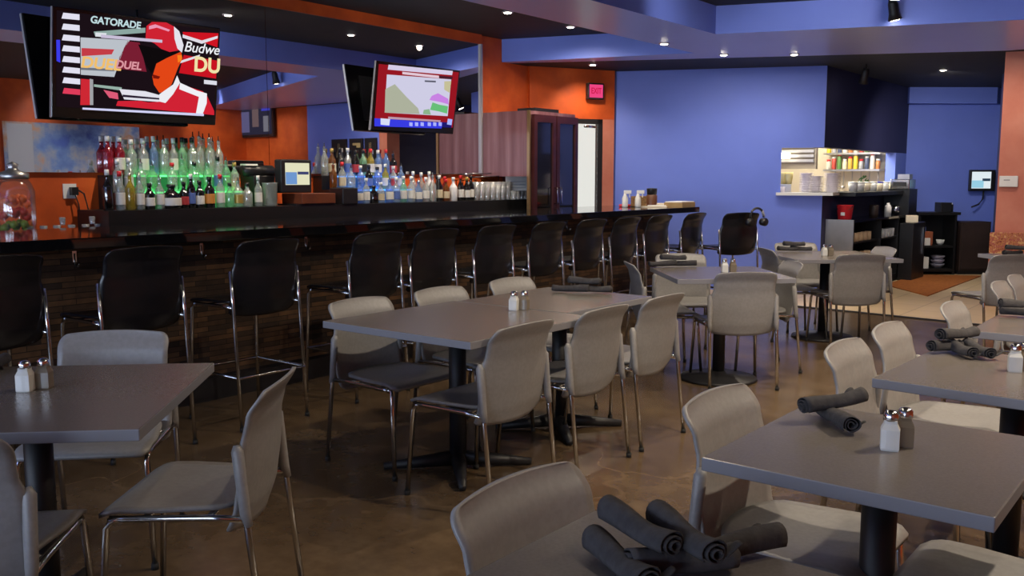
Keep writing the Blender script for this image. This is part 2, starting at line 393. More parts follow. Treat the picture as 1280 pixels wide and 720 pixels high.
fl('banner', [(220, 42), (269, 45), (268, 62), (247, 55), (222, 48)], (205, 20, 34), 2)
fl('banner', [(222, 70), (268, 78), (267, 100), (216, 92)], (200, 20, 34), 2)
fl('banner_stripe', [(220, 45), (246, 53), (268, 48), (268, 51), (246, 57), (220, 49)], (225, 220, 230), 3)
fl('banner_stripe', [(214, 78), (244, 70), (243, 73), (214, 81)], (225, 220, 230), 3)
fl('hoarding', [(95, 47), (153, 51), (146, 60), (134, 96), (95, 93)], (186, 192, 200), 2)
fl('hoarding_stripe', [(96, 60), (134, 62), (131, 68), (96, 70)], (196, 60, 70), 3)
fl('hoarding_band', [(95, 84), (136, 86), (134, 89), (95, 87)], (110, 115, 125), 3)
fl('red_panel', [(150, 52), (165, 54), (174, 90), (139, 86), (140, 72)], (120, 30, 50), 2)
fl('white_line', [(110, 40), (172, 36), (172, 42), (112, 46)], (140, 165, 160), 2)
fl('dark_face_shade', [(163, 56), (180, 60), (210, 66), (214, 67), (200, 74), (186, 80), (180, 92), (174, 84), (167, 66)], (14, 10, 12), 4, 1.0)
fl('face', [(186, 80), (200, 73), (218, 66), (220, 74), (214, 86), (206, 106), (196, 116), (190, 116), (183, 106), (181, 96)], (226, 70, 22), 5)
fl('mouth', [(181, 93), (191, 96), (189, 99), (182, 98)], (120, 20, 10), 6)
fl('ear', [(213, 70), (219, 70), (219, 77), (214, 79)], (250, 130, 30), 6)
fl('red_cap', [(173, 34), (180, 29), (198, 30), (208, 35), (212, 50), (216, 64), (203, 66), (192, 62), (183, 55), (172, 50)], (206, 34, 50), 6)
fl('cap_back', [(208, 35), (215, 41), (221, 58), (219, 67), (213, 62), (209, 50)], (228, 226, 236), 7)
fl('cap_logo', [(176, 34), (184, 32), (203, 39), (201, 41), (186, 36), (176, 38)], (236, 150, 180), 8)
fl('shirt', [(136, 132), (138, 126), (166, 126), (176, 128), (196, 127), (214, 106), (225, 108), (248, 115), (254, 120), (265, 140), (265, 145)], (208, 34, 52), 5)
fl('collar', [(190, 118), (208, 106), (213, 95), (217, 104), (208, 118), (198, 129), (190, 127)], (236, 236, 242), 7)
fl('shoulder_stripe', [(217, 104), (240, 114), (254, 118), (254, 130), (248, 145), (239, 144), (243, 122), (216, 112)], (240, 240, 246), 7)
fl('red_block', [(95, 98), (105, 99), (105, 131), (94, 131)], (205, 40, 52), 3)
fl('grey_block', [(105, 98), (109, 99), (109, 131), (105, 131)], (160, 160, 165), 3)
fl('green_rail', [(110, 105), (143, 109), (143, 113), (110, 108)], (150, 175, 165), 3)
fl('white_car', [(140, 111), (172, 114), (194, 120), (195, 128), (146, 124)], (226, 226, 236), 4)
fl('car_shade', [(144, 118), (193, 123), (193, 125), (144, 121)], (40, 30, 50), 5)
fl('red_car', [(121, 112), (138, 116), (139, 124), (128, 122)], (220, 90, 120), 4)
for k in range(8):
    fl('side_caption', [(76, 17+k*13.2), (94, 19+k*13.2), (94, 26+k*13.2), (74, 24+k*13.2)], (226, 224, 240) if k < 7 else (222, 60, 90), 3)
fl('blue_glow', [(68, 50), (72, 50), (72, 78), (68, 76)], (60, 60, 230), 3)
fl('ticker', [(96, 134), (235, 142), (250, 143), (250, 146), (96, 136.5)], (210, 210, 245), 9)
fl('side_caption', [(250, 101), (268, 103), (268, 108), (250, 106)], (220, 220, 230), 4)
fl('caption', [(112, 41), (125, 42), (124, 47), (112, 46)], (220, 225, 230), 3)
fl('caption', [(118, 43.5), (193, 51), (193, 54.5), (118, 47.5)], (200, 190, 215), 8)
def tvt(body, px, py, size, rgb, lay, shear=0., sx=1., k=1.0, bold=.03):
    x, z = g1(px, py); o = text_mesh(body, size, sm(rgb, k), 'lettering', scr, (x, -.0012*lay-.001, z), (PI/2, 0, 0), shear=shear, sx=sx, bold=bold); return o
tvt('GATORADE', 136, 29.5, .070, (190, 215, 220), 3, .1)
tvt('DUEL', 118, 80, .11, (240, 190, 110), 4, .15, 1.1)
tvt('DUEL', 151, 82, .08, (220, 150, 160), 4, .15)
tvt('Budwe', 246, 63, .11, (235, 235, 240), 4, .25, bold=.008)
tvt('DU', 254, 84, .16, (240, 225, 170), 4, 0)
s = MB().mat('matt_black'); s.tube([(0, .06, 0), (.0, .235, .04)], .05, 10); s.box((-.16, .062, -.12), (.16, .075, .12)); s.build('wall_bracket', t1)

W2, H2 = 1.11, .666
t2 = tv_root('television', 'smaller television showing a weather map in red borders, beside the wood cabinet', W2, H2, (-6.66, 6.85, 2.205), R(-4.6), R(9.9))
g1 = tv_local(W2, H2, [(471, 77), (573, 92), (565, 168), (463, 163)])
P = lambda *pp: [g1(*p) for p in pp]
scr = flat(t2, 'screen', P((473, 81), (571, 94), (564, 160), (467, 157)), sm((150, 22, 34), 1.0), 1)
fl('title_strip', [(484, 82), (563, 92), (562, 97), (483, 88)], (214, 204, 230), 2)
fl('heading_strip', [(500, 91), (545, 97), (545, 100), (500, 94)], (226, 200, 214), 3)
fl('heading_strip', [(545, 97), (563, 99), (562, 102), (545, 100)], (70, 30, 45), 3)
fl('weather_map', [(482, 94), (561, 102), (557, 146), (479, 141)], (206, 204, 228), 2)
fl('land', [(480, 112), (491, 106), (505, 122), (519, 136), (521, 143), (479, 141)], (172, 176, 156), 3)
fl('land', [(552, 104), (561, 104), (559, 118), (552, 114)], (196, 190, 150), 3)
fl('purple_patch', [(536, 121), (544, 118), (557, 125), (558, 132), (548, 129), (533, 126)], (200, 130, 226), 4)
fl('green_patch', [(537, 129), (546, 132), (557, 134), (556, 143), (545, 140), (534, 138)], (104, 190, 120), 4)
fl('green_patch', [(526, 138), (533, 137), (535, 144), (525, 143)], (140, 180, 140), 4)
fl('map_marks', [(527, 102), (541, 103), (541, 105), (527, 104)], (90, 90, 105), 4)
fl('news_strip', [(483, 146), (548, 151), (547, 153), (483, 149)], (190, 150, 170), 3)
fl('lower_strip', [(467, 148), (563, 154), (562, 160), (467, 157)], (30, 26, 110), 3)
fl('blue_bar', [(467, 148), (550, 154), (549, 161), (467, 158)], (56, 60, 225), 4)
fl('logo_square', [(474, 148), (485, 149), (484, 157), (474, 156)], (214, 220, 245), 5)
fl('logo_square', [(557, 149), (563, 150), (562, 157), (556, 156)], (170, 180, 250), 5)
for a in (508, 515, 522, 531, 538, 545): fl('forecast_mark', [(a, 153), (a+4, 153.4), (a+4, 158), (a, 157.6)], (170, 176, 250), 5)
s = MB().mat('matt_black'); s.tube([(0, .06, 0), (.0, .235, .04)], .05, 10); s.box((-.16, .062, -.12), (.16, .075, .12)); s.build('wall_bracket', t2)
# third set, on the wall the mirror shows
t3 = thing('television', 'television on the orange wall, seen only in the bar mirror', 'television', (1.75, 11.30, 2.62))
MB().mat('black_plastic').box((-.76, -.05, -.40), (.76, 0, .40)).build('housing', t3)
s3 = MB().mat(sm((46, 44, 62), 1.0)).box((-.70, -.053, -.35), (.70, -.05, .35)).build('screen', t3)
for (a, c, z0, z1, col) in ((-.66, -.4, .1, .32, (70, 70, 190)), (-.3, -.1, -.2, .3, (110, 90, 92)), (.0, .25, -.3, .1, (96, 92, 130)), (-.62, -.45, -.3, .0, (120, 118, 128))):
    MB().mat(sm(col, 1.0)).box((a, -.056, z0), (c, -.053, z1)).build('picture_patch', s3)

# ------------------------------------------------------------------ bar
BE = 9.62
t = thing('bar_counter', 'long bar with polished black granite top and stacked stone front', 'bar', (-5.3, 5.0, 0))
def loc(o): o.location = Vector(o.location) - Vector((-5.3, 5.0, 0)); return o
loc(MB().mat('granite').box((-5.98, -1.5, 1.025), (-4.88, BE, 1.085)).build('granite_top', t, bev=.006))
loc(MB().mat('stone').box((-5.30, -1.5, .14), (-5.15, BE-.25, 1.025)).build('stone_front', t))
loc(MB().mat('stone').box((-5.70, BE-.40, .14), (-5.30, BE-.25, 1.025)).build('stone_end', t))
loc(MB().mat('carcass').box((-5.74, -1.5, 0), (-5.30, BE-.40, 1.025)).build('carcass', t))
loc(MB().mat('matt_black').box((-5.72, -1.5, 0), (-5.06, BE-.25, .14)).build('plinth', t))
hk = None
for k, y in enumerate((2.52, 3.33, 4.16, 5.62, 7.35)):
    if hk is None:
        hk = thing('coat_hook', '', 'hook', (0, 0, 0), 0, 'hooks under the bar edge')
        s = MB().mat('chrome', True); s.tube([(0, 0, 0), (0, 0, -.05), (.012, 0, -.075), (.03, 0, -.08), (.045, 0, -.065), (.048, 0, -.05)], .005, 8); s.build('prong', hk)
        s = MB().mat('chrome'); s.box((-.006, -.012, -.05), (0, .012, .012)); s.build('back_plate', hk); o = hk
    else: o = copy_tree(hk)
    o.location = (-5.143, y, .985)
    o['label'] = 'small chrome purse hook on the stone front under the bar edge, ' + ('nearest the big television', 'second from the left', 'third from the left', 'fourth from the left', 'farthest right')[k]

# back bar: counter and raised shelf with lit steps
t = thing('back_bar_cabinet', 'black back bar cabinet along the orange wall behind the bar', 'cabinet', (-6.55, 4.6, 0))
def loc2(o): o.location = Vector(o.location) - Vector((-6.55, 4.6, 0)); return o
loc2(MB().mat('carcass').box((-6.90, .3, 0), (-6.48, 8.05, .965)).build('body', t))
loc2(MB().mat('granite').box((-6.90, .3, .965), (-6.46, 8.05, 1.0)).build('worktop', t))
o = MB().mat('carcass').box((-6.90, 3.42, 1.0), (-6.44, 8.54, 1.17)).build('bottle_shelf'); tag(o, 'raised black shelf carrying the bottles along the back bar', 'shelf')
def riser(name, label, y0, y1, rgb, st, st2, extra=()):
    t = thing(name, label, 'bottle display', (-6.7, (y0+y1)/2, 1.17)); h = (y1-y0)/2
    e1 = emat(name+' lit front', lin(rgb), st); e2 = emat(name+' lit top', lin(rgb), st2)
    e3 = emat(name+' lit edge', lin(rgb), 2.6)
    for (u0, u1) in extra:
        for (x0, x1, z) in ((-.095, .085, .13), (-.215, -.095, .26)): MB().mat('carcass').box((x0, u0-(y0+y1)/2, 0), (x1, u1-(y0+y1)/2, z)).build('dark_step', t)
    for (x0, x1, z, em, nm) in ((-.095, .085, .13, e1, 'lower_step'), (-.215, -.095, .26, e2, 'upper_step')):
        o = MB().mat(em).box((x0, -h, 0), (x1, h, z-.012)).build(nm, t)
        MB().mat(e3).box((x0, -h, z-.012), (x1, h, z)).build('lit_edge', o)
riser('lit_bottle_step', 'green glowing stepped bottle display on the back bar', 3.80, 4.70, (90, 240, 130), .30, .22, ((3.60, 3.80),))
riser('lit_bottle_step', 'blue glowing stepped bottle display right of the cash register', 5.86, 6.72, (80, 150, 245), .30, .22, ((5.70, 5.86),))

# ------------------------------------------------------------------ bottles
GL = {
 'clear': glassmat('clear bottle glass', (.86, .90, .88), .30, .16, (.66, .72, .70)),
 'red': glassmat('bottle of red liquor', (.75, .10, .14), .35, .10, (.45, .03, .06)),
 'green': glassmat('pale green bottle glass', (.55, .85, .62), .35, .14, (.34, .70, .46)),
 'amber': glassmat('amber bottle glass', (.55, .25, .06), .35, .10, (.30, .11, .02)),
 'dark': glassmat('dark bottle glass', (.05, .045, .04), .6, .12, (.012, .010, .010)),
 'blue': glassmat('pale blue bottle glass', (.45, .62, .92), .35, .14, (.26, .42, .74)),
 'yellow': glassmat('bottle of yellow liquor', (.85, .75, .25), .35, .10, (.55, .42, .06)),
 'white': pmat('white frosted bottle', (.70, .70, .72), .3),
}
LB = {'white': pmat('white bottle label', (.62, .61, .58), .6), 'cream': pmat('cream bottle label', (.55, .47, .32), .6), 'black': pmat('black bottle label', (.015, .015, .015), .5),
      'orange': pmat('orange bottle label', (.55, .22, .04), .6), 'red': pmat('red bottle label', (.40, .03, .04), .6), 'blue': pmat('blue bottle label', (.08, .14, .40), .6), 'gold': pmat('gold bottle label', (.42, .30, .08), .4, .4)}
CP = {'black': M['black_plastic'], 'white': M['white'], 'silver': M['chrome'], 'red': M['red'], 'gold': LB['gold']}
protos = {}
ordw = ['first', 'second', 'third', 'fourth', 'fifth', 'sixth', 'seventh', 'eighth', 'ninth', 'tenth', 'eleventh', 'twelfth', 'thirteenth', 'fourteenth', 'fifteenth', 'sixteenth', 'seventeenth', 'eighteenth', 'nineteenth', 'twentieth']
def bottle(x, y, z, h, r, glass, label, cap, text, grp):
    key = (h, r, glass, label, cap)
    if key in protos: o = copy_tree(protos[key])
    else:
        o = thing('liquor_bottle', '', 'bottle'); protos[key] = o
        sh = h*.60; nk = r*.36
        MB().mat(GL[glass], True).lathe([(r*.9, 0), (r, .008), (r, sh*.95), (r*.92, sh), (r*.55, sh+h*.09), (nk, sh+h*.15), (nk, h*.90), (nk*1.15, h*.905), (nk*1.15, h*.93)], seg=12).build('glass_body', o)
        if label: MB().mat(LB[label], True).lathe([(r*1.012, h*.14), (r*1.015, h*.15), (r*1.015, h*.44), (r*1.012, h*.45)], seg=12).build('paper_label', o)
        cm = CP[cap]
        if cap == 'silver': MB().mat(cm, True).lathe([(nk*1.1, h*.93), (nk*.9, h*.95), (.005, h*.965), (.0045, h*1.07)], seg=8).build('pourer', o)
        else: MB().mat(cm, True).lathe([(nk*1.25, h*.86), (nk*1.25, h*.995), (nk*.9, h)], seg=10).build('cap', o)
    o.location = (x, y, z); o.rotation_euler = (0, 0, random.uniform(0, 6)); o['label'] = text; o['group'] = grp
    return o
def row(x, z, items, grp, where):
    for k, (y, h, r, g_, l, c) in enumerate(items):
        lt = {'clear': 'clear glass bottle', 'red': 'bottle of red liquor', 'green': 'green bottle', 'amber': 'amber bottle', 'dark': 'dark bottle', 'blue': 'blue bottle', 'yellow': 'yellow bottle', 'white': 'white frosted bottle'}[g_]
        bottle(x, y, z, h, r, g_, l, c, '%s%s, %s from left %s' % (lt, (' with %s label' % l) if l else '', ordw[k] if k < 20 else 'twenty-%s' % ordw[k-20], where), grp)
# upper step, green display
row(-6.855, 1.43, [(3.66, .30, .040, 'red', None, 'white'), (3.755, .30, .040, 'red', 'white', 'white'), (3.85, .28, .042, 'clear', None, 'white'), (3.95, .29, .042, 'clear', 'white', 'white'),
     (4.04, .31, .036, 'blue', None, 'white'), (4.13, .30, .042, 'clear', None, 'silver'), (4.215, .30, .036, 'clear', 'white', 'white'), (4.295, .31, .038, 'green', None, 'black'),
     (4.385, .31, .042, 'clear', None, 'black'), (4.455, .34, .038, 'clear', None, 'silver'), (4.55, .33, .042, 'clear', None, 'silver'), (4.64, .31, .036, 'clear', None, 'silver')], 'bottles on the green upper step', 'on the green upper step')
row(-6.70, 1.30, [(3.645, .25, .036, 'clear', None, 'white'), (3.735, .26, .034, 'clear', 'white', 'white'), (3.835, .24, .04, 'clear', None, 'silver'), (3.93, .22, .045, 'green', None, 'silver'), (4.10, .23, .04, 'clear', None, 'red'),
     (4.19, .28, .036, 'green', None, 'silver'), (4.30, .24, .038, 'green', None, 'black'), (4.42, .25, .038, 'green', None, 'silver'), (4.52, .29, .036, 'clear', 'blue', 'black'), (4.60, .27, .036, 'green', None, 'silver'), (4.68, .24, .038, 'clear', None, 'gold')], 'bottles on the green middle step', 'on the green lower step')
row(-6.53, 1.17, [(3.47, .30, .036, 'dark', None, 'white'), (3.565, .29, .036, 'clear', 'white', 'red'), (3.645, .28, .036, 'yellow', None, 'silver'), (3.72, .27, .036, 'clear', 'white', 'silver'), (3.80, .20, .040, 'dark', 'white', 'black'),
     (3.885, .25, .034, 'clear', 'white', 'silver'), (3.98, .19, .075, 'dark', 'white', 'black'), (4.09, .21, .038, 'dark', 'red', 'black'), (4.155, .27, .034, 'dark', 'blue', 'white'), (4.23, .22, .038, 'dark', 'white', 'black'), (4.32, .25, .042, 'dark', 'orange', 'black'),
     (4.42, .27, .036, 'clear', 'white', 'red'), (4.51, .20, .038, 'green', None, 'black'), (4.59, .23, .04, 'clear', 'gold', 'silver'), (4.68, .20, .042, 'clear', None, 'black'), (4.79, .26, .032, 'clear', 'white', 'white')], 'bottles on the front of the back bar shelf', 'on front edge, green side')
row(-6.855, 1.43, [(5.79, .29, .036, 'clear', None, 'silver'), (5.88, .26, .04, 'amber', 'cream', 'gold'), (5.98, .27, .04, 'dark', None, 'black'), (6.08, .27, .036, 'clear', 'blue', 'white'), (6.18, .25, .04, 'dark', 'red', 'black'), (6.28, .26, .038, 'green', 'black', 'black'),
     (6.38, .27, .038, 'yellow', 'white', 'red'), (6.48, .26, .038, 'blue', 'white', 'white'), (6.59, .27, .038, 'blue', None, 'red'), (6.69, .24, .038, 'dark', 'red', 'silver')], 'bottles on the blue upper step', 'on the blue upper step')
row(-6.70, 1.30, [(5.76, .25, .038, 'amber', None, 'silver'), (5.87, .26, .038, 'clear', 'cream', 'red'), (5.98, .22, .042, 'clear', None, 'silver'), (6.10, .23, .038, 'blue', None, 'white'), (6.21, .24, .038, 'dark', 'blue', 'black'), (6.32, .22, .04, 'blue', None, 'black'),
     (6.43, .25, .036, 'yellow', 'white', 'white'), (6.54, .23, .038, 'clear', 'red', 'white'), (6.65, .24, .038, 'blue', 'white', 'silver')], 'bottles on the blue middle step', 'on the blue lower step')
row(-6.53, 1.17, [(5.93, .22, .036, 'blue', 'white', 'silver'), (6.015, .24, .034, 'clear', 'white', 'white'), (6.20, .20, .04, 'clear', 'cream', 'white'), (6.11, .17, .045, 'dark', None, 'black'), (6.32, .24, .04, 'blue', 'white', 'silver'), (6.41, .25, .038, 'clear', 'blue', 'white'), (6.51, .26, .036, 'green', 'white', 'white'), (6.62, .26, .04, 'clear', 'white', 'white'), (6.72, .22, .04, 'blue', 'white', 'silver'),
     (6.83, .25, .038, 'clear', 'white', 'white'), (6.93, .28, .038, 'clear', None, 'silver'), (7.03, .27, .036, 'dark', 'cream', 'white'), (7.13, .23, .038, 'amber', 'cream', 'red'), (7.245, .25, .042, 'white', None, 'white'), (7.36, .27, .036, 'dark', 'white', 'red'), (7.46, .25, .04, 'dark', 'white', 'gold'), (7.53, .27, .034, 'dark', 'white', 'black')], 'bottles on the front of the back bar shelf', 'on front edge, blue side')
row(-6.74, 1.17, [(6.86, .31, .036, 'clear', 'white', 'white'), (6.98, .30, .038, 'clear', None, 'white'), (7.10, .31, .036, 'white', None, 'white'), (7.22, .27, .036, 'dark', 'red', 'black'), (7.34, .26, .036, 'red', None, 'red')], 'bottles at the back of the shelf', 'behind the white bottle')

# glassware to the right of the bottles
gp = None
def glassware(x, y, z, h, r, text, grp):
    global gp
    key = ('glass', h, r)
    if key in protos: o = copy_tree(protos[key])
    else:
        o = MB().mat(glassmat('bar glass %.2f' % h, (.82, .85, .88), .30, .16, (.72, .74, .78)), True).lathe([(r*.75, 0), (r*.78, .006), (r, h), (r*.94, h), (r*.72, .012), (0, .012)], seg=12).build('drinking_glass'); protos[key] = o
        tag(o, '', 'glass')
    o.location = (x, y, z); o['label'] = text; o['group'] = grp
for k in range(7): glassware(-6.54, 7.62+k*.092, 1.17, .20, .038, 'tall clear beer glass, %s in the front row right of the bottles' % ordw[k], 'tall glasses on the shelf')
for k in range(6): glassware(-6.66, 7.66+k*.10, 1.17, .20, .038, 'tall clear beer glass, %s in the rear row right of the bottles' % ordw[k], 'tall glasses on the shelf')
for k in range(5): glassware(-6.475, 8.20+k*.07, 1.17, .10, .034, 'short clear tumbler, %s in the row before the paper card' % ordw[k], 'tumblers by the paper card')
for k, yy in enumerate((2.84, 2.93, 3.02, 3.12, 3.22, 3.31)): glassware(-6.58, yy*1.03, 1.0, .075, .026, 'small shot glass on the back counter under the outlet, %s from the left' % ordw[k], 'shot glasses under the outlet')
for k, yy in enumerate((3.06, 3.27)): glassware(-6.58, yy*1.03, 1.075, .055, .022, 'small shot glass stacked on another under the outlet, %s one' % ('left', 'right')[k], 'shot glasses under the outlet')
t = thing('glass_rack', 'thin metal rack over the glasses on the back bar', 'rack', (-6.76, 7.95, 1.17))
s = MB().mat('chrome', True)
s.tube([(0, -.33, .28), (0, .33, .30)], .008, 8); s.tube([(.12, -.33, .25), (.12, .33, .27)], .006, 8); s.build('rail', t)
s = MB().mat('chrome', True)
for yy in (-.33, .33): s.tube([(.0, yy, 0), (.0, yy, .30)], .006, 8); s.tube([(.0, yy, .29), (.12, yy, .26)], .005, 8)
s.build('support', t)
for k in range(6): 
    o = MB().mat(GL['amber'], True).lathe([(.032, 0), (.034, .10), (.03, .12), (.006, .14), (.005, .21), (.03, .22), (.03, .225)], seg=10).build('stem_glass') if k == 0 else copy_tree(o)
    tag(o, 'upturned stem glass under the metal rack, %s from the left' % ordw[k], 'glass', 'stem glasses in the rack'); o.location = (-6.85, 8.05-.2+k*.11-.2, 1.17)
t = thing('paper_card', 'white printed card standing at the right end of the bottle shelf', 'card', (-6.515, 8.33, 1.17), -.25)
s = MB().mat('paper'); s.seg((-.02, -.16), (.02, .16), 0, .28, .006); s.build('sheet', t)
s = MB().mat(pmat('faint print', (.4, .42, .5), .7))
for k in range(5): s.box((.008, -.10, .06+k*.035), (.0125, .10, .066+k*.035))
s.build('print', t)

for k in range(9): glassware(-3.82+.07*(k % 2), 12.62+k*.07, .62, .12, .032, 'clear tumbler on the service station top shelf, %s from its steel end' % ordw[k], 'tumblers in the service station')
for k in range(7): glassware(-3.82+.07*(k % 2), 13.42+k*.09, .37, .14, .035, 'tall tumbler on the service station lower shelf, %s from its steel end' % ordw[k], 'tumblers in the service station')
# cash register terminal
t = thing('cash_register', 'black touch screen cash register with wood front drawer on the back bar', 'cash register', (-6.55, 5.22, 1.17))
s = MB().mat('black_plastic'); s.box((-.16, -.10, 0), (.10, .34, .015)); s.build('base_plate', t)
s = MB().mat(noisy('reddish drawer front', [(.3, lin((84, 40, 24))), (.7, lin((112, 58, 34)))], 6, .45)); s.box((-.16, -.05, .015), (.12, .33, .105)); s.build('cash_drawer', t, bev=.004)
hd = MB().mat('black_plastic'); hd.prism([(-.06, -.20), (.04, -.20), (.04, .13), (-.06, .13)], .11, .40); hdo = hd.build('terminal_head', t, bev=.012)
s = MB().mat(emat('terminal screen pale', lin((226, 224, 190)), 1.0)); s.box((.040, -.16, .18), (.044, .10, .37)); so = s.build('screen', hdo)
s = MB().mat(emat('terminal screen blue', lin((110, 150, 205)), 1.0)); s.box((.044, -.16, .185), (.046, -.04, .29)); s.build('key_block', so)
s = MB().mat(emat('terminal screen dark', lin((60, 66, 110)), 1.0)); s.box((.044, -.03, .27), (.046, .09, .295)); s.build('key_block', so)
t = thing('black_device', 'black device with pale strip on top beside the cash register', 'printer', (-6.74, 4.93, 1.17))  # black box with a rounded top and a pale strip
MB().mat('black_plastic').box((-.10, -.10, 0), (.10, .12, .26)).build('body', t, bev=.01)
s = MB().mat('black_plastic', True); s.tube([(0, -.14, .30), (0, .16, .30)], .05, 14); s.build('round_top', t)
s = MB().mat('paper'); s.box((-.03, -.14, .345), (.05, -.02, .36)); s.build('pale_strip', t)
t = thing('ice_bucket', 'square black caddy right of the cash register drawer', 'caddy', (-6.52, 5.72, 1.17))
MB().mat('black_plastic').prism([(-.10, -.08), (.09, -.08), (.09, .10), (-.10, .10)], 0, .15).build('body', t, bev=.008)
MB().mat('matt_black').box((-.08, -.06, .148), (.07, .08, .154)).build('opening', t)
o = MB().mat(GL['clear'], True).lathe([(.055, 0), (.06, .01), (.065, .19), (.07, .20), (.06, .2), (.055, .02), (0, .02)], seg=14).build('glass_jug', None, (-6.56, 4.93, 1.17)); tag(o, 'clear glass jug just left of the cash register', 'jug')
# garnish jar far left
t = thing('garnish_jar', 'big glass jar of orange, red and green garnish at far left of bar', 'jar', (-6.64, 2.86, 1.0))
MB().mat(glassmat('jar glass', (.96, .97, .96), .03, .08), True).lathe([(.10, 0), (.12, .03), (.13, .12), (.13, .32), (.11, .37), (.09, .40)], seg=20).build('glass_body', t)
for nm, rgb, z0, z1 in (('green_fruit', (120, 140, 40), .03, .12), ('red_fruit', (190, 40, 30), .12, .20), ('orange_fruit', (226, 96, 24), .20, .30)):
    s = MB().mat(pmat(nm, lin(rgb), .5), True)
    for k in range(9):
        a = k*2.4; rr = .075 if k else 0
        s.lathe([(.0, -.03), (.022, -.02), (.03, 0), (.022, .02), (0, .03)], (math.cos(a)*rr, math.sin(a)*rr, (z0+z1)/2 + .02*math.sin(k*1.7)), 8)
    s.build(nm, t)
MB().mat('steel', True).lathe([(.095, .40), (.10, .41), (.10, .44), (.04, .46), (.03, .48), (.04, .50), (0, .52)], seg=18).build('lid', t)
# outlet with plug and cord
t = thing('wall_outlet', 'white wall outlet with black plug and cord under the painting', 'outlet', (-6.93, 3.385, 1.31))
MB().mat('white').box((0, -.05, -.055), (.008, .05, .055)).build('cover_plate', t)
pl = MB().mat('black_plastic').box((.008, -.005, -.03), (.05, .045, .03)).build('plug', t)
s = MB().mat('rubber', True); s.tube([(.04, .03, .02), (.06, .08, -.02), (.055, .11, -.14), (.05, .13, -.30)], .006, 8); s.tube([(.04, .02, -.02), (.05, .04, -.10), (.05, .05, -.30)], .005, 8); s.build('cord', t)

# things on the bar's far end
def spray(loc_, lab):
    t = thing('spray_bottle', lab, 'spray bottle', loc_, 0.4, 'spray bottles on the bar end')
    MB().mat('white', True).lathe([(.032, 0), (.034, .01), (.034, .10), (.018, .135), (.014, .15)], seg=14).build('bottle_body', t)
    s = MB().mat('white'); s.box((-.014, -.012, .15), (.07, .012, .19)); s.box((.045, -.008, .11), (.056, .008, .15)); s.build('trigger_head', t, bev=.004)
spray((-5.45, 8.92, 1.085), 'white trigger spray bottle on the bar end, the left one'); spray((-5.36, 9.05, 1.085), 'white trigger spray bottle on the bar end, next to the black canister')
o = MB().mat('red').box((-.06, -.05, 0), (.06, .05, .03)).build('cloth_pad', None, (-5.55, 9.08, 1.085), .3, bev=.01); tag(o, 'folded red cloth between the two spray bottles', 'cloth')
t = thing('canister', 'black coffee canister with brown body behind the spray bottles', 'canister', (-5.28, 9.22, 1.085))
MB().mat(pmat('brown band', lin((96, 60, 40)), .4), True).lathe([(.06, 0), (.062, .01), (.062, .13), (.05, .14)], seg=16).build('body', t)
MB().mat('black_plastic', True).lathe([(.05, .14), (.056, .145), (.06, .20), (.06, .21), (0, .215)], seg=16).build('lid', t)
o = MB().mat(noisy('wicker', [(.3, lin((90, 66, 40))), (.7, lin((150, 116, 74)))], 60, .8)).box((-.10, -.12, 0), (.10, .12, .12)).build('condiment_basket', None, (-5.45, 9.30, 1.085), .2, bev=.008); tag(o, 'small wicker condiment basket behind the black canister', 'basket')
for k, (dx, dy, dz, mt, lab) in enumerate(((0, 0, 0, 'cream', 'cream menu at the bottom of the stack on the bar end'), (.04, .05, .012, 'paper', 'white menu in the middle of the stack on the bar end'), (-.03, .10, .024, 'cream', 'cream menu on top of the stack on the bar end'))):
    o = MB().mat(mt).box((-.15, -.20, 0), (.15, .20, .011)).build('menu', None, (-5.25+dx, 9.36+dy-.04, 1.086+dz), .25+.1*k); tag(o, lab, 'menu', 'menus on the bar end')
t = thing('cardboard_tray', 'shallow brown cardboard tray at the far end of the bar', 'tray', (-5.02, 9.40, 1.085), .1)
MB().mat(noisy('kraft card', [(.3, lin((150, 122, 80))), (.7, lin((176, 146, 100)))], 8, .8)).box((-.11, -.19, 0), (.11, .19, .055)).build('tray_body', t)
MB().mat('paper').box((-.10, -.18, .055), (.10, .18, .065)).build('paper_stack', t)

# ------------------------------------------------------------------ wood cabinet, french doors, exit
t = thing('wood_cabinet', 'tall glossy cherry wood cabinet with dark glass doors beside the bar mirror', 'cabinet', (-6.55, 8.6, 0))
def loc3(o): o.location = Vector(o.location) - Vector((-6.55, 8.6, 0)); return o
loc3(MB().mat('wood').box((-6.90, 8.145, 1.43), (-6.22, 9.04, 2.15)).build('upper_panel', t))
loc3(MB().mat(noisy('dark cherry wood', [(.3, lin((60, 18, 18))), (.7, lin((84, 28, 26)))], 5, .35)).box((-6.90, 8.77, 0), (-6.22, 9.04, 1.43)).build('lower_body', t))
loc3(MB().mat(noisy('dark cherry recess', [(.3, lin((70, 22, 18))), (.7, lin((96, 34, 26)))], 5, .35)).box((-6.92, 8.55, 1.0), (-6.60, 8.76, 1.43)).build('recess_panel', t))
loc3(MB().mat(pmat('brass strip', lin((170, 140, 100)), .3, .8)).box((-6.235, 8.13, 1.0), (-6.20, 8.155, 2.15)).build('corner_strip', t))
loc3(MB().mat('matt_black').box((-6.5, 8.3, 2.15), (-6.25, 8.75, 2.19)).build('top_box', t))
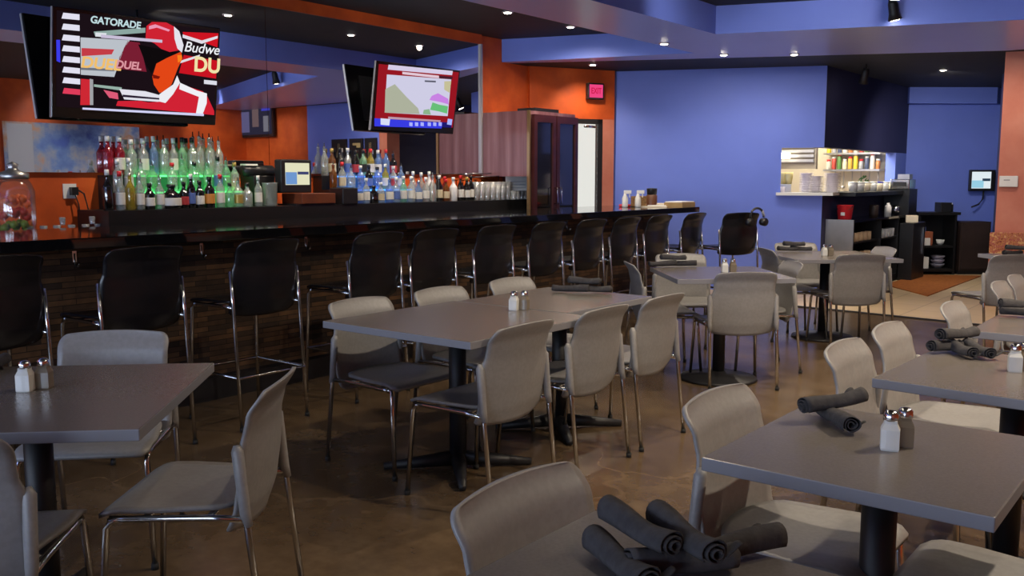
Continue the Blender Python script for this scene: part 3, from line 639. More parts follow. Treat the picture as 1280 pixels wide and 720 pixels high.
for k, (a, c) in enumerate(((8.19, 8.60), (8.62, 9.04))):
    d = MB().mat('cherry_dark')
    for q in ((a, .9, a+.055, 2.11), (c-.055, .9, c, 2.11), (a+.055, .9, c-.055, .98), (a+.055, 2.03, c-.055, 2.11)): d.box((-6.22, q[0], q[1]), (-6.175, q[2], q[3]))
    d = loc3(d.build('glass_door', t))
    o = MB().mat('tinted_glass').box((-6.205, a+.055, .98), (-6.195, c-.055, 2.03)).build('pane', d)
    yy = c-.03 if k == 0 else a+.03
    s = MB().mat('chrome', True); s.tube([(-6.175, yy, 1.12), (-6.13, yy, 1.12), (-6.13, yy, 1.30), (-6.175, yy, 1.30)], .008, 8); s.build('handle', d)
# exit door in the slanting wall
fr = MB().mat('matt_black')
for (a, c, z0, z1) in ((.50, .56, 0, 2.15), (.80, .86, 0, 2.15), (.50, .86, 2.09, 2.15), (.50, .86, 0, .12)): fr.seg(EP(a), EP(c), z0, z1, .06)
d = struct(fr.build('door_1'))
MB().mat('daylight_glass').seg(EP(.56), EP(.80), .12, 2.09, .01).build('pane', d)
p = EP(.68); s = MB().mat('chrome', True); s.tube([(p[0]+.06, p[1]-.16, 2.05), (p[0]+.07, p[1]+.05, 2.05)], .016, 8); s.build('door_closer', d)
bx = MB().mat('matt_black').seg(EP(0), EP(.50), 0, 2.15, .10); struct(bx.build('wall_vestibule'))
# exit sign
ang = math.atan2(E1.y-E0.y, E1.x-E0.x); p = EP(.74)
t = thing('exit_sign', 'lit red EXIT sign on the orange bulkhead above the glass door', 'sign', (p[0]+.045, p[1]-.02, 2.49), ang)
MB().mat('black_plastic').box((-.115, -.02, -.10), (.115, .04, .10)).build('housing', t, bev=.006)
MB().mat(emat('exit sign pink', lin((236, 70, 130)), 1.0)).box((-.095, -.024, -.08), (.095, -.02, .08)).build('face_panel', t)
text_mesh('EXIT', .10, emat('exit letters', lin((205, 20, 70)), 1.0), 'lettering', t, (0, -.025, 0), (PI/2, 0, 0), sx=.72, bold=.02)

# ------------------------------------------------------------------ kitchen pass and what stands in it
bd = (B1-B0).normalized(); bn = Vector((bd.y, -bd.x))
s = MB().mat('white'); a = Vector(BP(.79))+bn*.10; c = Vector(BP(1.0))+bn*.10
s.prism([tuple(a), (c.x+.12, c.y-.0), (-3.98, 11.62), (-4.22, 11.62), tuple(Vector(BP(.79))-bn*.16)], ZS-.035, ZS); o = s.build('pass_sill'); tag(o, 'white sill along the left half of the kitchen pass', 'sill')
o = MB().mat('carcass').box((-4.28, 11.63, ZS-.05), (-3.78, 14.2, ZS)).build('pass_shelf'); tag(o, 'dark shelf along the right half of the kitchen pass', 'shelf')
for k, (x, y, r, n, nm) in enumerate(((-4.36, 11.50, .085, 13, 'left'), (-4.20, 11.40, .085, 11, 'middle'), (-4.04, 11.52, .10, 13, 'right'))):
    pr = None
    for j in range(n):
        if pr is None:
            pr = MB().mat('plate', True).lathe([(r*.6, 0), (r*.62, .004), (r, .013), (r, .018), (r*.6, .008), (0, .007)], seg=18).build('dinner_plate'); o = pr
        else: o = copy_tree(pr)
        tag(o, 'pale dinner plate in the %s stack on the kitchen pass' % nm, 'plate', 'plates in the %s stack on the pass' % nm); o.location = (x, y, ZS + j*.0185)
# shelves and jars inside the kitchen
for k, (z, n, lab) in enumerate(((1.55, 10, 'lower'), (1.80, 8, 'upper'))):
    o = MB().mat('steel').box((-5.15, 14.25, z-.03), (-4.3, 14.54, z)).build('wall_shelf'); tag(o, 'steel %s wall shelf inside the kitchen' % lab, 'shelf', 'shelves inside the kitchen')
    cols = [(210, 205, 190), (70, 80, 110), (200, 160, 70), (180, 70, 60), (225, 220, 210), (220, 190, 60), (90, 130, 70), (190, 120, 70), (160, 160, 165), (215, 205, 170)]
    for j in range(n):
        c_ = cols[(j*3+k*5) % 10]; h = .14 + .04*((j*7+k) % 3)
        t = thing('spice_jar', 'spice jar on the kitchen %s shelf, %s from the left' % (lab, ordw[j]), 'jar', (-5.09+j*.083, 14.32, z), 0, 'jars on the kitchen shelves')
        MB().mat(pmat('jar fill %d%d' % (k, j), lin(c_), .4), True).lathe([(.032, 0), (.034, .01), (.034, h-.03), (.026, h-.015)], seg=10).build('body', t)
        MB().mat('white' if j % 2 else 'red', True).lathe([(.03, h-.015), (.03, h+.01), (0, h+.012)], seg=10).build('lid', t)
t = thing('range_hood', 'louvred steel range hood at the back left of the kitchen', 'hood', (-5.8, 13.4, 1.6))
s = MB().mat('steel')
for k in range(7): s.box((-.9, -.02, .05+k*.07), (.82, .03, .09+k*.07))
s.build('louvres', t); MB().mat(pmat('grey steel', (.22, .19, .15), .4, .4)).box((-.92, .03, -.05), (.84, .10, .62)).build('back_panel', t)
MB().mat(emat('kitchen heat lamp', lin((255, 244, 214)), 5)).box((.12, -.22, .10), (.48, -.05, .19)).build('heat_lamp', t)
t = thing('kitchen_warmer', 'steel food warmer at the left of the kitchen pass', 'warmer', (-4.75, 11.6, ZS-.02), .4)
MB().mat('steel').box((-.14, -.1, -.8), (.14, .1, .12)).build('body', t, bev=.006); MB().mat('matt_black').box((-.10, -.104, .01), (.04, -.1, .09)).build('vent', t)
for k in range(4):
    o = MB().mat(pmat('yellow paper', lin((236, 214, 130)), .6), True).lathe([(.04, 0), (.055, .10), (.056, .15), (0, .15)], seg=12).build('paper_cup_stack') if k == 0 else copy_tree(o)
    tag(o, 'stack of yellow paper cups on the steel warmer, %s from the left' % ordw[k], 'cups', 'cup stacks on the warmer'); o.location = (-4.86+k*.072, 11.53+k*.03, ZS+.10)
o = MB().mat('plate', True).lathe([(.022, 0), (.03, .05), (.03, .07), (.02, .07), (0, .06)], seg=12).build('small_cup', None, (-4.49, 11.06, ZS)); tag(o, 'small white cup at the left end of the pass sill', 'cup')
for k in range(7):
    y = 12.25+k*.27; cc = ['white', 'white', 'cream', 'white', 'cream', 'white', 'cream'][k]
    t = thing('sauce_tub', 'pale sauce tub on the dark pass shelf, %s from the plates' % ordw[k], 'tub', (-4.02, y, ZS), 0, 'tubs on the pass shelf')
    MB().mat(cc, True).lathe([(.05, 0), (.06, .08), (.062, .11)], seg=12).build('body', t)
    MB().mat(pmat('lid %d' % k, lin((40, 60, 170)) if k == 4 else (.7, .7, .66), .4), True).lathe([(.064, .11), (.064, .125), (0, .13)], seg=12).build('lid', t)
for k in range(6):
    t = thing('ladle', 'steel ladle hanging below the kitchen wall shelves, %s from the left' % ordw[k], 'ladle', (-5.02+k*.13, 14.44, 1.52), 0, 'ladles under the kitchen shelves')
    s = MB().mat('steel', True); s.tube([(0, 0, 0), (0, 0, -.22)], .008, 6); s.build('handle', t)
    s = MB().mat('steel', True); s.lathe([(.0, -.28), (.03, -.265), (.042, -.23), (.038, -.23), (0, -.262)], (0, -.03, 0), 12); s.build('bowl', t)
t = thing('herb_pot', 'small pot of green herbs among the tubs on the pass', 'plant', (-4.13, 12.95, ZS))
MB().mat('white', True).lathe([(.04, 0), (.05, .08), (.045, .08), (0, .07)], seg=12).build('pot', t)
s = MB().mat(pmat('herb leaf', lin((50, 96, 44)), .6))
for k in range(26):
    a = k*2.4; rr = .02+.06*((k*37) % 10)/10; z = .09+.11*((k*53) % 10)/10; p0 = Vector((math.cos(a)*rr, math.sin(a)*rr, z))
    s.f(s.vs([p0, p0+Vector((.02, .008, .012)), p0+Vector((.03, 0, .03)), p0+Vector((.01, -.01, .02))]))
s.build('foliage', t)

# service station along the navy wall
t = thing('service_station', 'black service station with open shelves and a steel end panel', 'counter', (-3.9, 12.8, 0))
def loc4(o): o.location = Vector(o.location) - Vector((-3.9, 12.8, 0)); return o
s = MB().mat('carcass'); s.box((-4.055, 11.42, 0), (-4.03, 14.2, .87)); s.box((-4.03, 11.42, 0), (-3.72, 14.2, .10)); s.box((-4.03, 11.42, .34), (-3.74, 14.2, .37)); s.box((-4.03, 11.42, .60), (-3.74, 14.2, .62))
for y in (11.42, 12.5, 13.3, 14.17): s.box((-4.03, y, .1), (-3.72, y+.03, .87))
loc4(s.build('carcass', t)); loc4(MB().mat('granite').box((-4.056, 11.40, .87), (-3.70, 14.2, .90)).build('worktop', t))
loc4(MB().mat('steel').box((-4.055, 11.385, .02), (-3.71, 11.405, .905)).build('end_panel', t))
for k in range(10):
    r_, c_ = divmod(k, 5)
    o = MB().mat(pmat('stoneware mug', lin((196, 170, 140)), .4), True).lathe([(.035, 0), (.042, .01), (.042, .11), (.036, .11), (.034, .012), (0, .012)], seg=12).build('mug') if k == 0 else copy_tree(o)
    tag(o, 'beige mug on the service station %s shelf, %s from its steel end' % (('middle', 'top')[r_], ordw[c_]), 'mug', 'mugs in the service station'); o.location = (-3.80, 11.60+c_*.16, (.37, .62)[r_])
t = thing('red_bucket', 'red sanitiser bucket on the service station by the blue wall', 'bucket', (-3.90, 11.62, .90))
MB().mat('red', True).lathe([(.078, 0), (.082, .01), (.10, .17), (.105, .175), (.10, .18), (.092, .18), (.075, .015), (0, .015)], seg=20).build('pail', t)
s = MB().mat('chrome', True); s.tube([(.1*math.cos(a), -.1*abs(math.sin(a))*.6-.02, .17-.06*math.sin(a)) for a in [PI*k/10 for k in range(11)]], .004, 6); s.build('handle', t)
MB().mat('white').box((-.02, -.098, .05), (.03, -.090, .09)).build('sticker', t)
o = MB().mat('white', True).lathe([(.045, 0), (.045, .12), (.03, .15), (.02, .16), (.02, .18)], seg=14).build('pale_bottle', None, (-3.80, 13.05, .90)); tag(o, 'pale plastic bottle on the service station worktop', 'bottle')
o = MB().mat('brown_wood', True).lathe([(.05, 0), (.06, .03), (.06, .14), (.05, .16), (0, .16)], seg=14).build('brown_crock', None, (-3.88, 12.7, .90)); tag(o, 'brown crock on the service station worktop', 'crock')
t = thing('coffee_machine', 'tall black coffee machine with silver head at the far corner', 'coffee machine', (-3.86, 13.85, .90))
MB().mat('black_plastic').box((-.18, -.18, 0), (.16, .22, .36)).build('body', t); 
s = MB().mat('chrome'); s.box((-.10, -.20, .36), (.16, .12, .50)); h_ = s.build('silver_head', t, bev=.01); MB().mat('matt_black').box((-.06, -.204, .40), (.12, -.2, .46)).build('display', h_)  # flat dark panel stands in for the machine's dark opening
s = MB().mat('chrome', True); s.lathe([(.06, 0), (.07, .01), (.07, .09), (.03, .11)], (0, -.26, .02), 14); s.build('glass_carafe', t)
MB().mat('steel').box((-.06, .0, .50), (.10, .16, .57)).build('hopper', t)
t = thing('tall_equipment', 'black ice dispenser standing against the service station front', 'dispenser', (-3.62, 13.55, 0))
MB().mat('black_plastic').box((-.09, -.25, 0), (.10, .35, .80)).build('body', t, bev=.01); MB().mat('chrome').box((.10, .22, .35), (.115, .25, .72)).build('handle', t)
o = MB().mat('cream').box((-.10, -.14, 0), (.06, .10, .10)).build('box', None, (-3.60, 13.55, .80), .3, bev=.01); tag(o, 'beige paper bag on the black dispenser', 'bag')
# far cabinets
fa = math.atan2(.633, .774)
t = thing('open_cabinet', 'black open shelf cabinet against the far blue wall', 'cabinet', (-3.70, 14.24, 0), fa)
s = MB().mat('carcass'); s.box((0, 0, 0), (.03, .40, .88)); s.box((.53, 0, 0), (.56, .40, .88)); s.box((0, .37, 0), (.56, .40, .88)); s.box((0, 0, .05), (.56, .40, .09)); s.box((0, 0, .40), (.56, .40, .43)); s.build('carcass', t)
MB().mat('carcass').box((-.02, -.02, .88), (.60, .42, .92)).build('worktop', t)
def fcp(u, v): c, s_ = math.cos(fa), math.sin(fa); return (-3.70+u*c-v*s_, 14.24+u*s_+v*c)
def small(name, u, v, z, size, mat, lab, cat):
    p = fcp(u, v); a, b_, c = size; o = MB().mat(mat).box((-a/2, -b_/2, 0), (a/2, b_/2, c)).build(name, None, (p[0], p[1], z), fa, bev=.005); return tag(o, lab, cat)
small('carton', .17, .15, .43, (.17, .14, .20), pmat('brown carton', lin((150, 84, 56)), .7), 'brown carton with white front on the upper shelf of the far cabinet', 'carton')
small('blue_packet', .12, .18, .63, (.10, .10, .07), pmat('blue pack', lin((74, 90, 150)), .6), 'blue packet on top of the brown carton', 'packet')
small('white_tub', .16, .06, .43, (.09, .03, .11), 'white', 'white tub before the brown carton in the far cabinet', 'tub')
small('white_box', .13, .12, .09, (.14, .14, .17), 'white', 'white box on the bottom shelf of the far cabinet', 'box')
p = fcp(.40, .15); o = MB().mat('white', True).lathe([(.02, 0), (.05, .03), (.06, .08), (.05, .08), (0, .02)], seg=14).build('bowl', None, (p[0], p[1], .43)); tag(o, 'white bowl on the upper shelf of the far cabinet', 'bowl')
for k in range(3):
    p = fcp(.38, .16); o = MB().mat(pmat('grey bowl %d' % k, lin((150, 150, 168)), .4), True).lathe([(.05, 0), (.09, .04), (.10, .065), (.09, .065), (0, .01)], seg=16).build('mixing_bowl', None, (p[0], p[1], .09+k*.06)); tag(o, 'grey mixing bowl on the far cabinet bottom shelf, %s of its stack' % ('bottom', 'middle', 'top')[k], 'bowl', 'mixing bowls in the far cabinet')
small('printer', .42, .16, .92, (.16, .2, .14), 'black_plastic', 'black ticket printer on top of the far cabinet', 'printer')
small('card_reader', .53, .2, .92, (.08, .1, .11), 'black_plastic', 'small black card reader beside the ticket printer', 'card reader')
small('white_bottle', .585, .25, .92, (.03, .03, .13), 'white', 'white squeeze bottle at the end of the far cabinet top', 'bottle')
t = thing('brown_cupboard', 'dark brown wooden cupboard right of the far black cabinet', 'cupboard', (-3.22, 14.64, 0), fa)
MB().mat('brown_wood').box((0, 0, .06), (.44, .36, .78)).build('body', t); MB().mat('brown_wood').box((.02, -.02, .09), (.42, 0, .76)).build('door', t, bev=.004); MB().mat('matt_black').box((0, .03, 0), (.44, .36, .06)).build('plinth', t)
t = thing('wall_monitor', 'lit order monitor on the far blue wall with a hanging cable', 'monitor', (-3.12, 15.36, 1.38), fa)
MB().mat('black_plastic').box((-.19, 0, -.16), (.20, .05, .16)).build('housing', t, bev=.01)
s_ = MB().mat(emat('monitor white', lin((222, 234, 240)), 1.0)).box((-.16, -.004, -.12), (.13, 0, .13)).build('screen', t)
MB().mat(emat('monitor blue', lin((150, 205, 226)), 1.0)).box((-.16, -.007, -.11), (.02, -.004, .0)).build('window_pane', s_)
MB().mat(emat('monitor dark', lin((40, 60, 80)), 1.0)).box((0, -.007, -.01), (.12, -.004, .03)).build('menu_bar', s_)
MB().mat('matt_black').box((-.04, .05, -.05), (.04, .12, .05)).build('wall_mount', t)
s = MB().mat('rubber', True); s.tube([(.05, .04, -.16), (.05, .05, -.28), (-.02, .03, -.36), (-.14, .0, -.40)], .012, 8); s.build('cable', t)
o = MB().mat('mat').prism([(-3.65, 12.55), (-2.89, 11.66), (-2.9, 14.55), (-3.5, 14.3), (-3.66, 14.1)], .004, .016).build('floor_mat'); tag(o, 'rust brown floor mat on the tiles before the service station', 'mat')
# pier: dado and white box
o = MB().mat('upholstery').prism([(-2.17, 11.19), (-1.80, 11.31), (-1.82, 11.345), (-2.13, 11.245)], 0, .82).build('booth_panel', bev=.01); tag(o, 'red and gold patterned upholstered panel at the foot of the coral pier', 'booth panel')
t = thing('thermostat', 'white thermostat box on the coral pier', 'thermostat', (-2.02, 11.27, 1.375), .31)
MB().mat('white').box((-.10, -.03, -.06), (.08, .012, .06)).build('cover', t, bev=.008); MB().mat(pmat('grey slot', (.25, .25, .27), .5)).box((-.06, -.033, .01), (.0, -.03, .02)).build('slot', t)

# ------------------------------------------------------------------ chairs and stools
def lerp_tab(tab, z):
    for (a, va), (b_, vb) in zip(tab, tab[1:]):
        if z <= b_: f = (z-a)/(b_-a); f = f*f*(3-2*f)*.5+f*.5; return va+(vb-va)*f
    return tab[-1][1]
YB = [(.36, -.178), (.45, -.205), (.55, -.216), (.64, -.218), (.72, -.232), (.79, -.272)]
WB = [(.36, .214), (.40, .2205), (.46, .2225), (.60, .2225), (.635, .219), (.665, .207), (.71, .207), (.79, .213)]
def make_seating(kind):
    st = kind == 'stool'; dz = .27 if st else 0.
    shell = 'black_shell' if kind in ('stool', 'dark') else 'grey_shell'
    t = thing('bar_stool' if st else 'dining_chair', '', 'bar stool' if st else 'chair')
    def P(u, v):
        v = 1-(1-v)**1.5; z = .36+.43*v; w = lerp_tab(WB, z); s_ = 2*u-1
        c = max(0, (v-.885)/.115); w -= .042*(1-math.sqrt(max(0, 1-c*c)))
        c = max(0, (.06-v)/.06); w -= .018*(1-math.sqrt(max(0, 1-c*c)))
        cz = .040*(1-.5*v); drop = .012*s_*s_*(1-v/.10) if v < .10 else 0
        return (s_*w, lerp_tab(YB, z)+cz*s_*s_, z+dz+drop+(.008*(1-s_*s_)*max(0, (v-.8)/.2)))
    MB().mat(shell, True).sheet(P, 18, 30, .011, lambda u, v: (0, -1, 0)).build('backrest', t)
    def Q(u, v):
        s_ = 2*u-1; y0 = -.190+.045*s_*s_; y = y0+(.23-y0)*v; w = .195+.035*min(1, v*1.6)
        if v > .93: w -= .02*((v-.93)/.07)**2
        if v < .10: w -= .02*((.10-v)/.10)**2
        z = .452+dz-.018*(1-s_*s_)*math.sin(PI*min(1, v*1.1))-(.022*((v-.80)/.20)**2 if v > .80 else 0)
        return (s_*w, y, z)
    MB().mat(shell, True).sheet(Q, 14, 16, .013, lambda u, v: (0, 0, -1)).build('seat', t)
    rt = .0105
    fr = MB().mat('chrome', True)
    for sx in (-1, 1): fr.tube([(sx*.224, -.206, .45+dz-.03), (sx*.222, -.10, .424+dz), (sx*.216, .14, .418+dz), (sx*.216, .195, .418+dz)], rt, 8)
    fr.tube([(-.218, -.09, .420+dz), (.218, -.09, .420+dz)], .009, 8); fr.tube([(-.216, .10, .414+dz), (.216, .10, .414+dz)], .009, 8)
    fr.build('seat_frame', t)
    for sx in (-1, 1):
        lg = MB().mat('chrome', True); lg.tube([(sx*.2265, -.186, .625+dz), (sx*.2265, -.204, .44+dz), (sx*.228, -.252, .012)], rt, 10); lg = lg.build('leg', t)
        if not st:
            sv = MB().mat(shell, True); sv.tube([(sx*.218, -.183, .64), (sx*.2225, -.186, .622), (sx*.225, -.203, .44), (sx*.226, -.213, .40)], [.010, .0185, .0165, .0125], 10); sv.build('sleeve', lg)
        g = MB().mat('rubber', True); g.tube([(sx*.228, -.252, .0), (sx*.228, -.252, .022)], .0135, 10); g.build('foot_cap', lg)
        lg = MB().mat('chrome', True); lg.tube([(sx*.216, .17, .418+dz), (sx*.217, .195, .412+dz), (sx*.219, .205, .39+dz), (sx*.236, .232, .012)], rt, 10); lg = lg.build('leg', t)
        g = MB().mat('rubber', True); g.tube([(sx*.236, .232, .0), (sx*.236, .232, .022)], .0135, 10); g.build('foot_cap', lg)
    if st:
        z = .30; k = (1-z/.68)
        xr, yr, xf, yf = .2265, -.239, .231, .222
        s = MB().mat('chrome', True); s.tube([(-xr, yr, z), (-xf, yf, z), (xf, yf, z), (xr, yr, z)], .008, 8, True); s.tube([(-xr, yr, z), (xr, yr, z)], .008, 8); s.build('foot_ring', t)
    return t
PR = {}
def seat_at(kind, rx, ry, deg, label, group):
    """rx, ry: the point midway between the rear feet; deg: the way it faces"""
    a = R(deg); first = kind not in PR
    if first: PR[kind] = make_seating(kind)
    o = PR[kind] if first else copy_tree(PR[kind])
    o.location = (rx+math.cos(a)*.252, ry+math.sin(a)*.252, 0); o.rotation_euler = (0, 0, a-PI/2); o['label'] = label; o['group'] = group
    return o
G1, G2_, G3 = 'grey dining chairs', 'grey dining chairs', 'black bar stools along the bar'
seat_at('chair', -3.50, 3.16, 0, 'grey chair on the bar side of the pushed-together tables, nearest the camera', G1)
seat_at('chair', -3.50, 3.76, 0, 'grey chair on the bar side of the pushed-together tables, middle one', G1)
seat_at('chair', -3.50, 4.40, 0, 'grey chair on the bar side of the pushed-together tables, farthest one', G1)
seat_at('chair', -2.35, 3.06, 180, 'grey chair on the aisle side of the pushed-together tables, nearest the camera', G1)
seat_at('chair', -2.35, 3.69, 180, 'grey chair on the aisle side of the pushed-together tables, middle one', G1)
seat_at('chair', -2.35, 4.27, 180, 'grey chair on the aisle side of the pushed-together tables, farthest one', G1)
seat_at('chair', -2.30, 1.74, 218, 'grey chair pulled out at the right corner of the left front table', G1)
seat_at('chair', -3.50, 1.86, -44, 'grey chair behind the left front table, its top rim showing', G1)
seat_at('chair', -2.42, .78, 136, 'grey chair cut by the left edge of the picture at the front table', G1)
seat_at('chair', -2.52, 5.66, 132, 'grey chair with its back to the camera before the middle diagonal table', G1)
seat_at('chair', -3.49, 5.79, 42, 'grey chair seen edge-on left of the middle diagonal table', G1)
seat_at('chair', -3.58, 6.73, -48, 'grey chair facing the camera behind the middle diagonal table', G1)
seat_at('chair', -2.585, 6.605, 222, 'grey chair right of the middle diagonal table, half in its shade', G1)
seat_at('chair', -2.40, 7.60, 133, 'grey chair with its back to the camera before the far diagonal table', G1)
seat_at('chair', -3.27, 7.72, 43, 'grey chair left of the far table, beside the black headphones stool', G1)
seat_at('chair', -3.36, 8.63, -47, 'grey chair facing the camera behind the far diagonal table', G1)
seat_at('chair', -2.49, 8.53, 223, 'grey chair right of the far diagonal table by the service station', G1)
seat_at('chair', -1.14, 2.38, 0, 'grey chair tucked at the left of the right foreground table with salt shaker', G1)
seat_at('chair', -1.13, 3.42, 0, 'grey chair at the second table on the right, the nearer of two', G1)
seat_at('chair', -1.13, 3.96, 0, 'grey chair at the second table on the right, the farther of two', G1)
seat_at('chair', -1.09, 4.86, 0, 'grey chair alone at the third table on the right', G1)
seat_at('chair', -1.10, 6.02, 0, 'grey chair at the fourth table on the right, the nearer of two', G1)
seat_at('chair', -1.10, 6.50, 0, 'grey chair at the fourth table on the right, the farther of two', G1)
seat_at('chair', -1.42, 8.35, 138, 'grey chair with its back to the camera at the far right table', G1)
seat_at('chair', -1.11, 1.42, 0, 'grey chair cut off at the bottom of the picture beside the napkin table', G1)
seat_at('chair', -.13, 2.32, 180, 'grey chair on the far right side of the right foreground table', G1)
for k, y in enumerate((1.75, 2.46, 3.21, 4.06, 4.60, 5.25, 5.90, 6.51, 7.08, 7.67, 8.38)):
    seat_at('stool', -4.28, y, 180, 'black bar stool with chrome legs at the bar, %s from the left' % ordw[k], G3)
seat_at('stool', -3.95, 8.72, 150, 'black bar stool past the bar end with headphones hung on its back', G3)

# ------------------------------------------------------------------ tables
def table(label, poly, base, foot, group='taupe restaurant tables'):
    cx = sum(p[0] for p in poly)/len(poly); cy = sum(p[1] for p in poly)/len(poly)
    t = thing('dining_table', label, 'table', (cx, cy, 0), 0, group)
    s = MB(); n = len(poly); q = [(x-cx, y-cy) for x, y in poly]
    if sum(q[i][0]*q[(i+1) % n][1]-q[(i+1) % n][0]*q[i][1] for i in range(n)) < 0: q = q[::-1]
    a = s.vs([(x, y, .712) for x, y in q]); b_ = s.vs([(x, y, .745) for x, y in q])
    s.mat('laminate').f(b_); s.f(a[::-1]); s.mat('edge')
    for i in range(n): s.f([a[i], a[(i+1) % n], b_[(i+1) % n], b_[i]])
    s.build('tabletop', t, bev=.003)
    bx_, by_ = base[0]-cx, base[1]-cy
    c = MB().mat('matt_black', True); c.lathe([(.042, .02), (.042, .70)], (bx_, by_, 0), 18); c.build('column', t)
    c = MB().mat('matt_black'); c.box((bx_-.16, by_-.16, .69), (bx_+.16, by_+.16, .712)); c.build('mounting_plate', t)
    c = MB().mat('matt_black', True)
    if foot == 'disc': c.lathe([(.26, 0), (.27, .008), (.26, .02), (.06, .04), (.045, .06)], (bx_, by_, 0), 28)
    else:
        for k in range(4):
            an = PI/4+k*PI/2; d = Vector((math.cos(an), math.sin(an), 0)); o0 = Vector((bx_, by_, 0))
            c.tube([o0+Vector((0, 0, .05)), o0+d*.18+Vector((0, 0, .035)), o0+d*.36+Vector((0, 0, .018))], [.04, .03, .018], 8)
    c.build('foot', t); return t
def sq(c, w, d, deg):
    a = R(deg); e = Vector((math.cos(a), math.sin(a))); n = Vector((-e.y, e.x)); c = Vector(c)
    return [tuple(c-e*w/2-n*d/2), tuple(c+e*w/2-n*d/2), tuple(c+e*w/2+n*d/2), tuple(c-e*w/2+n*d/2)]
table('left front taupe table turned diagonally with salt and pepper', sq((-2.87, 1.255), .89, .89, 134), (-2.87, 1.26), 'cross')
table('taupe table in the middle, nearer half of the pushed-together pair', [(-3.32, 2.77), (-2.41, 2.77), (-2.41, 3.675), (-3.32, 3.675)], (-2.92, 3.26), 'cross')
table('taupe table in the middle, farther half of the pushed-together pair', [(-3.30, 3.685), (-2.575, 3.685), (-2.575, 4.52), (-3.30, 4.52)], (-2.95, 4.15), 'cross')
table('taupe diagonal table in the middle distance near the bar', sq((-2.875, 5.98), .80, .86, 42), (-2.82, 5.90), 'disc')
table('far taupe diagonal table before the blue wall', sq((-2.80, 7.95), .90, .90, 43), (-2.86, 8.06), 'disc')
table('right foreground taupe table with a salt shaker and two napkin rolls', [(-.965, 1.94), (-.335, 1.94), (-.335, 2.62), (-.965, 2.62)], (-.65, 2.28), 'disc')
table('second taupe table on the right with four napkin rolls', [(-.925, 3.09), (-.25, 3.04), (-.25, 3.80), (-.90, 3.85)], (-.56, 3.45), 'disc')
table('third taupe table on the right, cut by the picture edge', [(-.90, 4.34), (-.25, 4.36), (-.25, 5.05), (-.90, 5.03)], (-.55, 4.7), 'disc')
table('fourth taupe table on the right, only a sliver in view', [(-.92, 5.90), (-.25, 5.90), (-.25, 6.62), (-.92, 6.62)], (-.55, 6.25), 'disc')
table('far right taupe table before the coral pier', sq((-1.38, 8.93), .62, .62, 43), (-1.36, 8.92), 'disc')
table('taupe table at the bottom edge with a pile of napkin rolls', [(-.97, .72), (-.28, .72), (-.28, 1.49), (-.97, 1.49)], (-.62, 1.1), 'disc')

# ------------------------------------------------------------------ shakers and napkins
def shaker(kind, x, y, label, rz=0.3):
    key = 'shaker'+kind
    if key in protos: o = copy_tree(protos[key])
    else:
        o = thing(kind+'_shaker', '', 'shaker'); protos[key] = o
        MB().mat(kind, False).lathe([(.021, 0), (.0225, .004), (.0225, .052), (.016, .066), (.0155, .074)], seg=16, sq=.75).build('glass_body', o)
        s = MB().mat('chrome', True); s.lathe([(.0175, .072), (.018, .076), (.018, .088), (.012, .096), (0, .098)], seg=16); s.build('cap', o)
    o.location = (x, y, .745); o.rotation_euler = (0, 0, rz); o['label'] = label; o['group'] = kind+' shakers'
shaker('salt', -2.93, 1.26, 'glass salt shaker on the left front table', .7); shaker('pepper', -2.925, 1.315, 'glass pepper shaker on the left front table', .75)
shaker('salt', -2.84, 3.60, 'glass salt shaker on the pushed-together tables in the middle'); shaker('pepper', -2.81, 3.645, 'glass pepper shaker on the pushed-together tables in the middle')
shaker('salt', -2.85, 6.02, 'glass salt shaker on the middle diagonal table', .7); shaker('pepper', -2.81, 6.07, 'glass pepper shaker on the middle diagonal table', .7)
shaker('salt', -2.80, 7.86, 'glass salt shaker on the far diagonal table', .7); shaker('pepper', -2.76, 7.90, 'glass pepper shaker on the far diagonal table', .7)
shaker('salt', -.635, 2.285, 'glass salt shaker on the right foreground table'); shaker('pepper', -.615, 2.335, 'glass pepper shaker behind the salt on the right foreground table')
shaker('salt', -.575, 3.50, 'glass salt shaker at the right edge on the second right table'); shaker('pepper', -.555, 3.55, 'glass pepper shaker at the right edge on the second right table')

def napkin(seed):
    rn = random.Random(seed); o = thing('napkin_roll', '', 'napkin')
    L, turns, n, mlen = .205, 2.6, 46, 14
    ph = rn.uniform(0, 6); s = MB().mat('napkin', True); rows = []
    for j in range(mlen+1):
        t = j/mlen; x = -L/2+L*t; k = 1+.10*math.sin(t*5+ph)+.25*(t-.5)**2; rowv = []
        for i in range(n+1):
            f = i/n; a = f*turns*2*PI; r = (.0055+.018*f)*k*(1+.05*math.sin(3*a+ph+t*4)); 
            zz = .0242*k + r*math.sin(a)*.92
            rowv.append(s.bm.verts.new((x+.012*f*math.sin(t*3+ph), r*math.cos(a)+.006*math.sin(t*4+ph), max(.001, zz))))
        rows.append(rowv)
    for j in range(mlen):
        for i in range(n): s.f([rows[j][i], rows[j][i+1], rows[j+1][i+1], rows[j+1][i]])
    b_ = s.build('rolled_cloth', o)
    so = b_.modifiers.new('thickness', 'SOLIDIFY'); so.thickness = .0018; so.offset = 0
    s = MB().mat('napkin', True); xa = L*.30
    s.sheet(lambda u, v: (xa+.035*u, .014+.03*v, .012+.02*math.sin(u*2)*v+.003), 5, 6, .0016, lambda u, v: (0, 0, 1)); s.build('loose_corner', o)
    return o
NP = []
def nap(x, y, z, deg, label, tilt=0.):
    if len(NP) < 3: NP.append(napkin(len(NP)+3)); o = NP[-1]
    else: o = copy_tree(NP[int(abs(x*100+y*37)) % 3])
    o.location = (x, y, z); o.rotation_euler = (0, R(tilt), R(deg)); o['label'] = label; o['group'] = 'dark napkin rolls'
TZ = .746
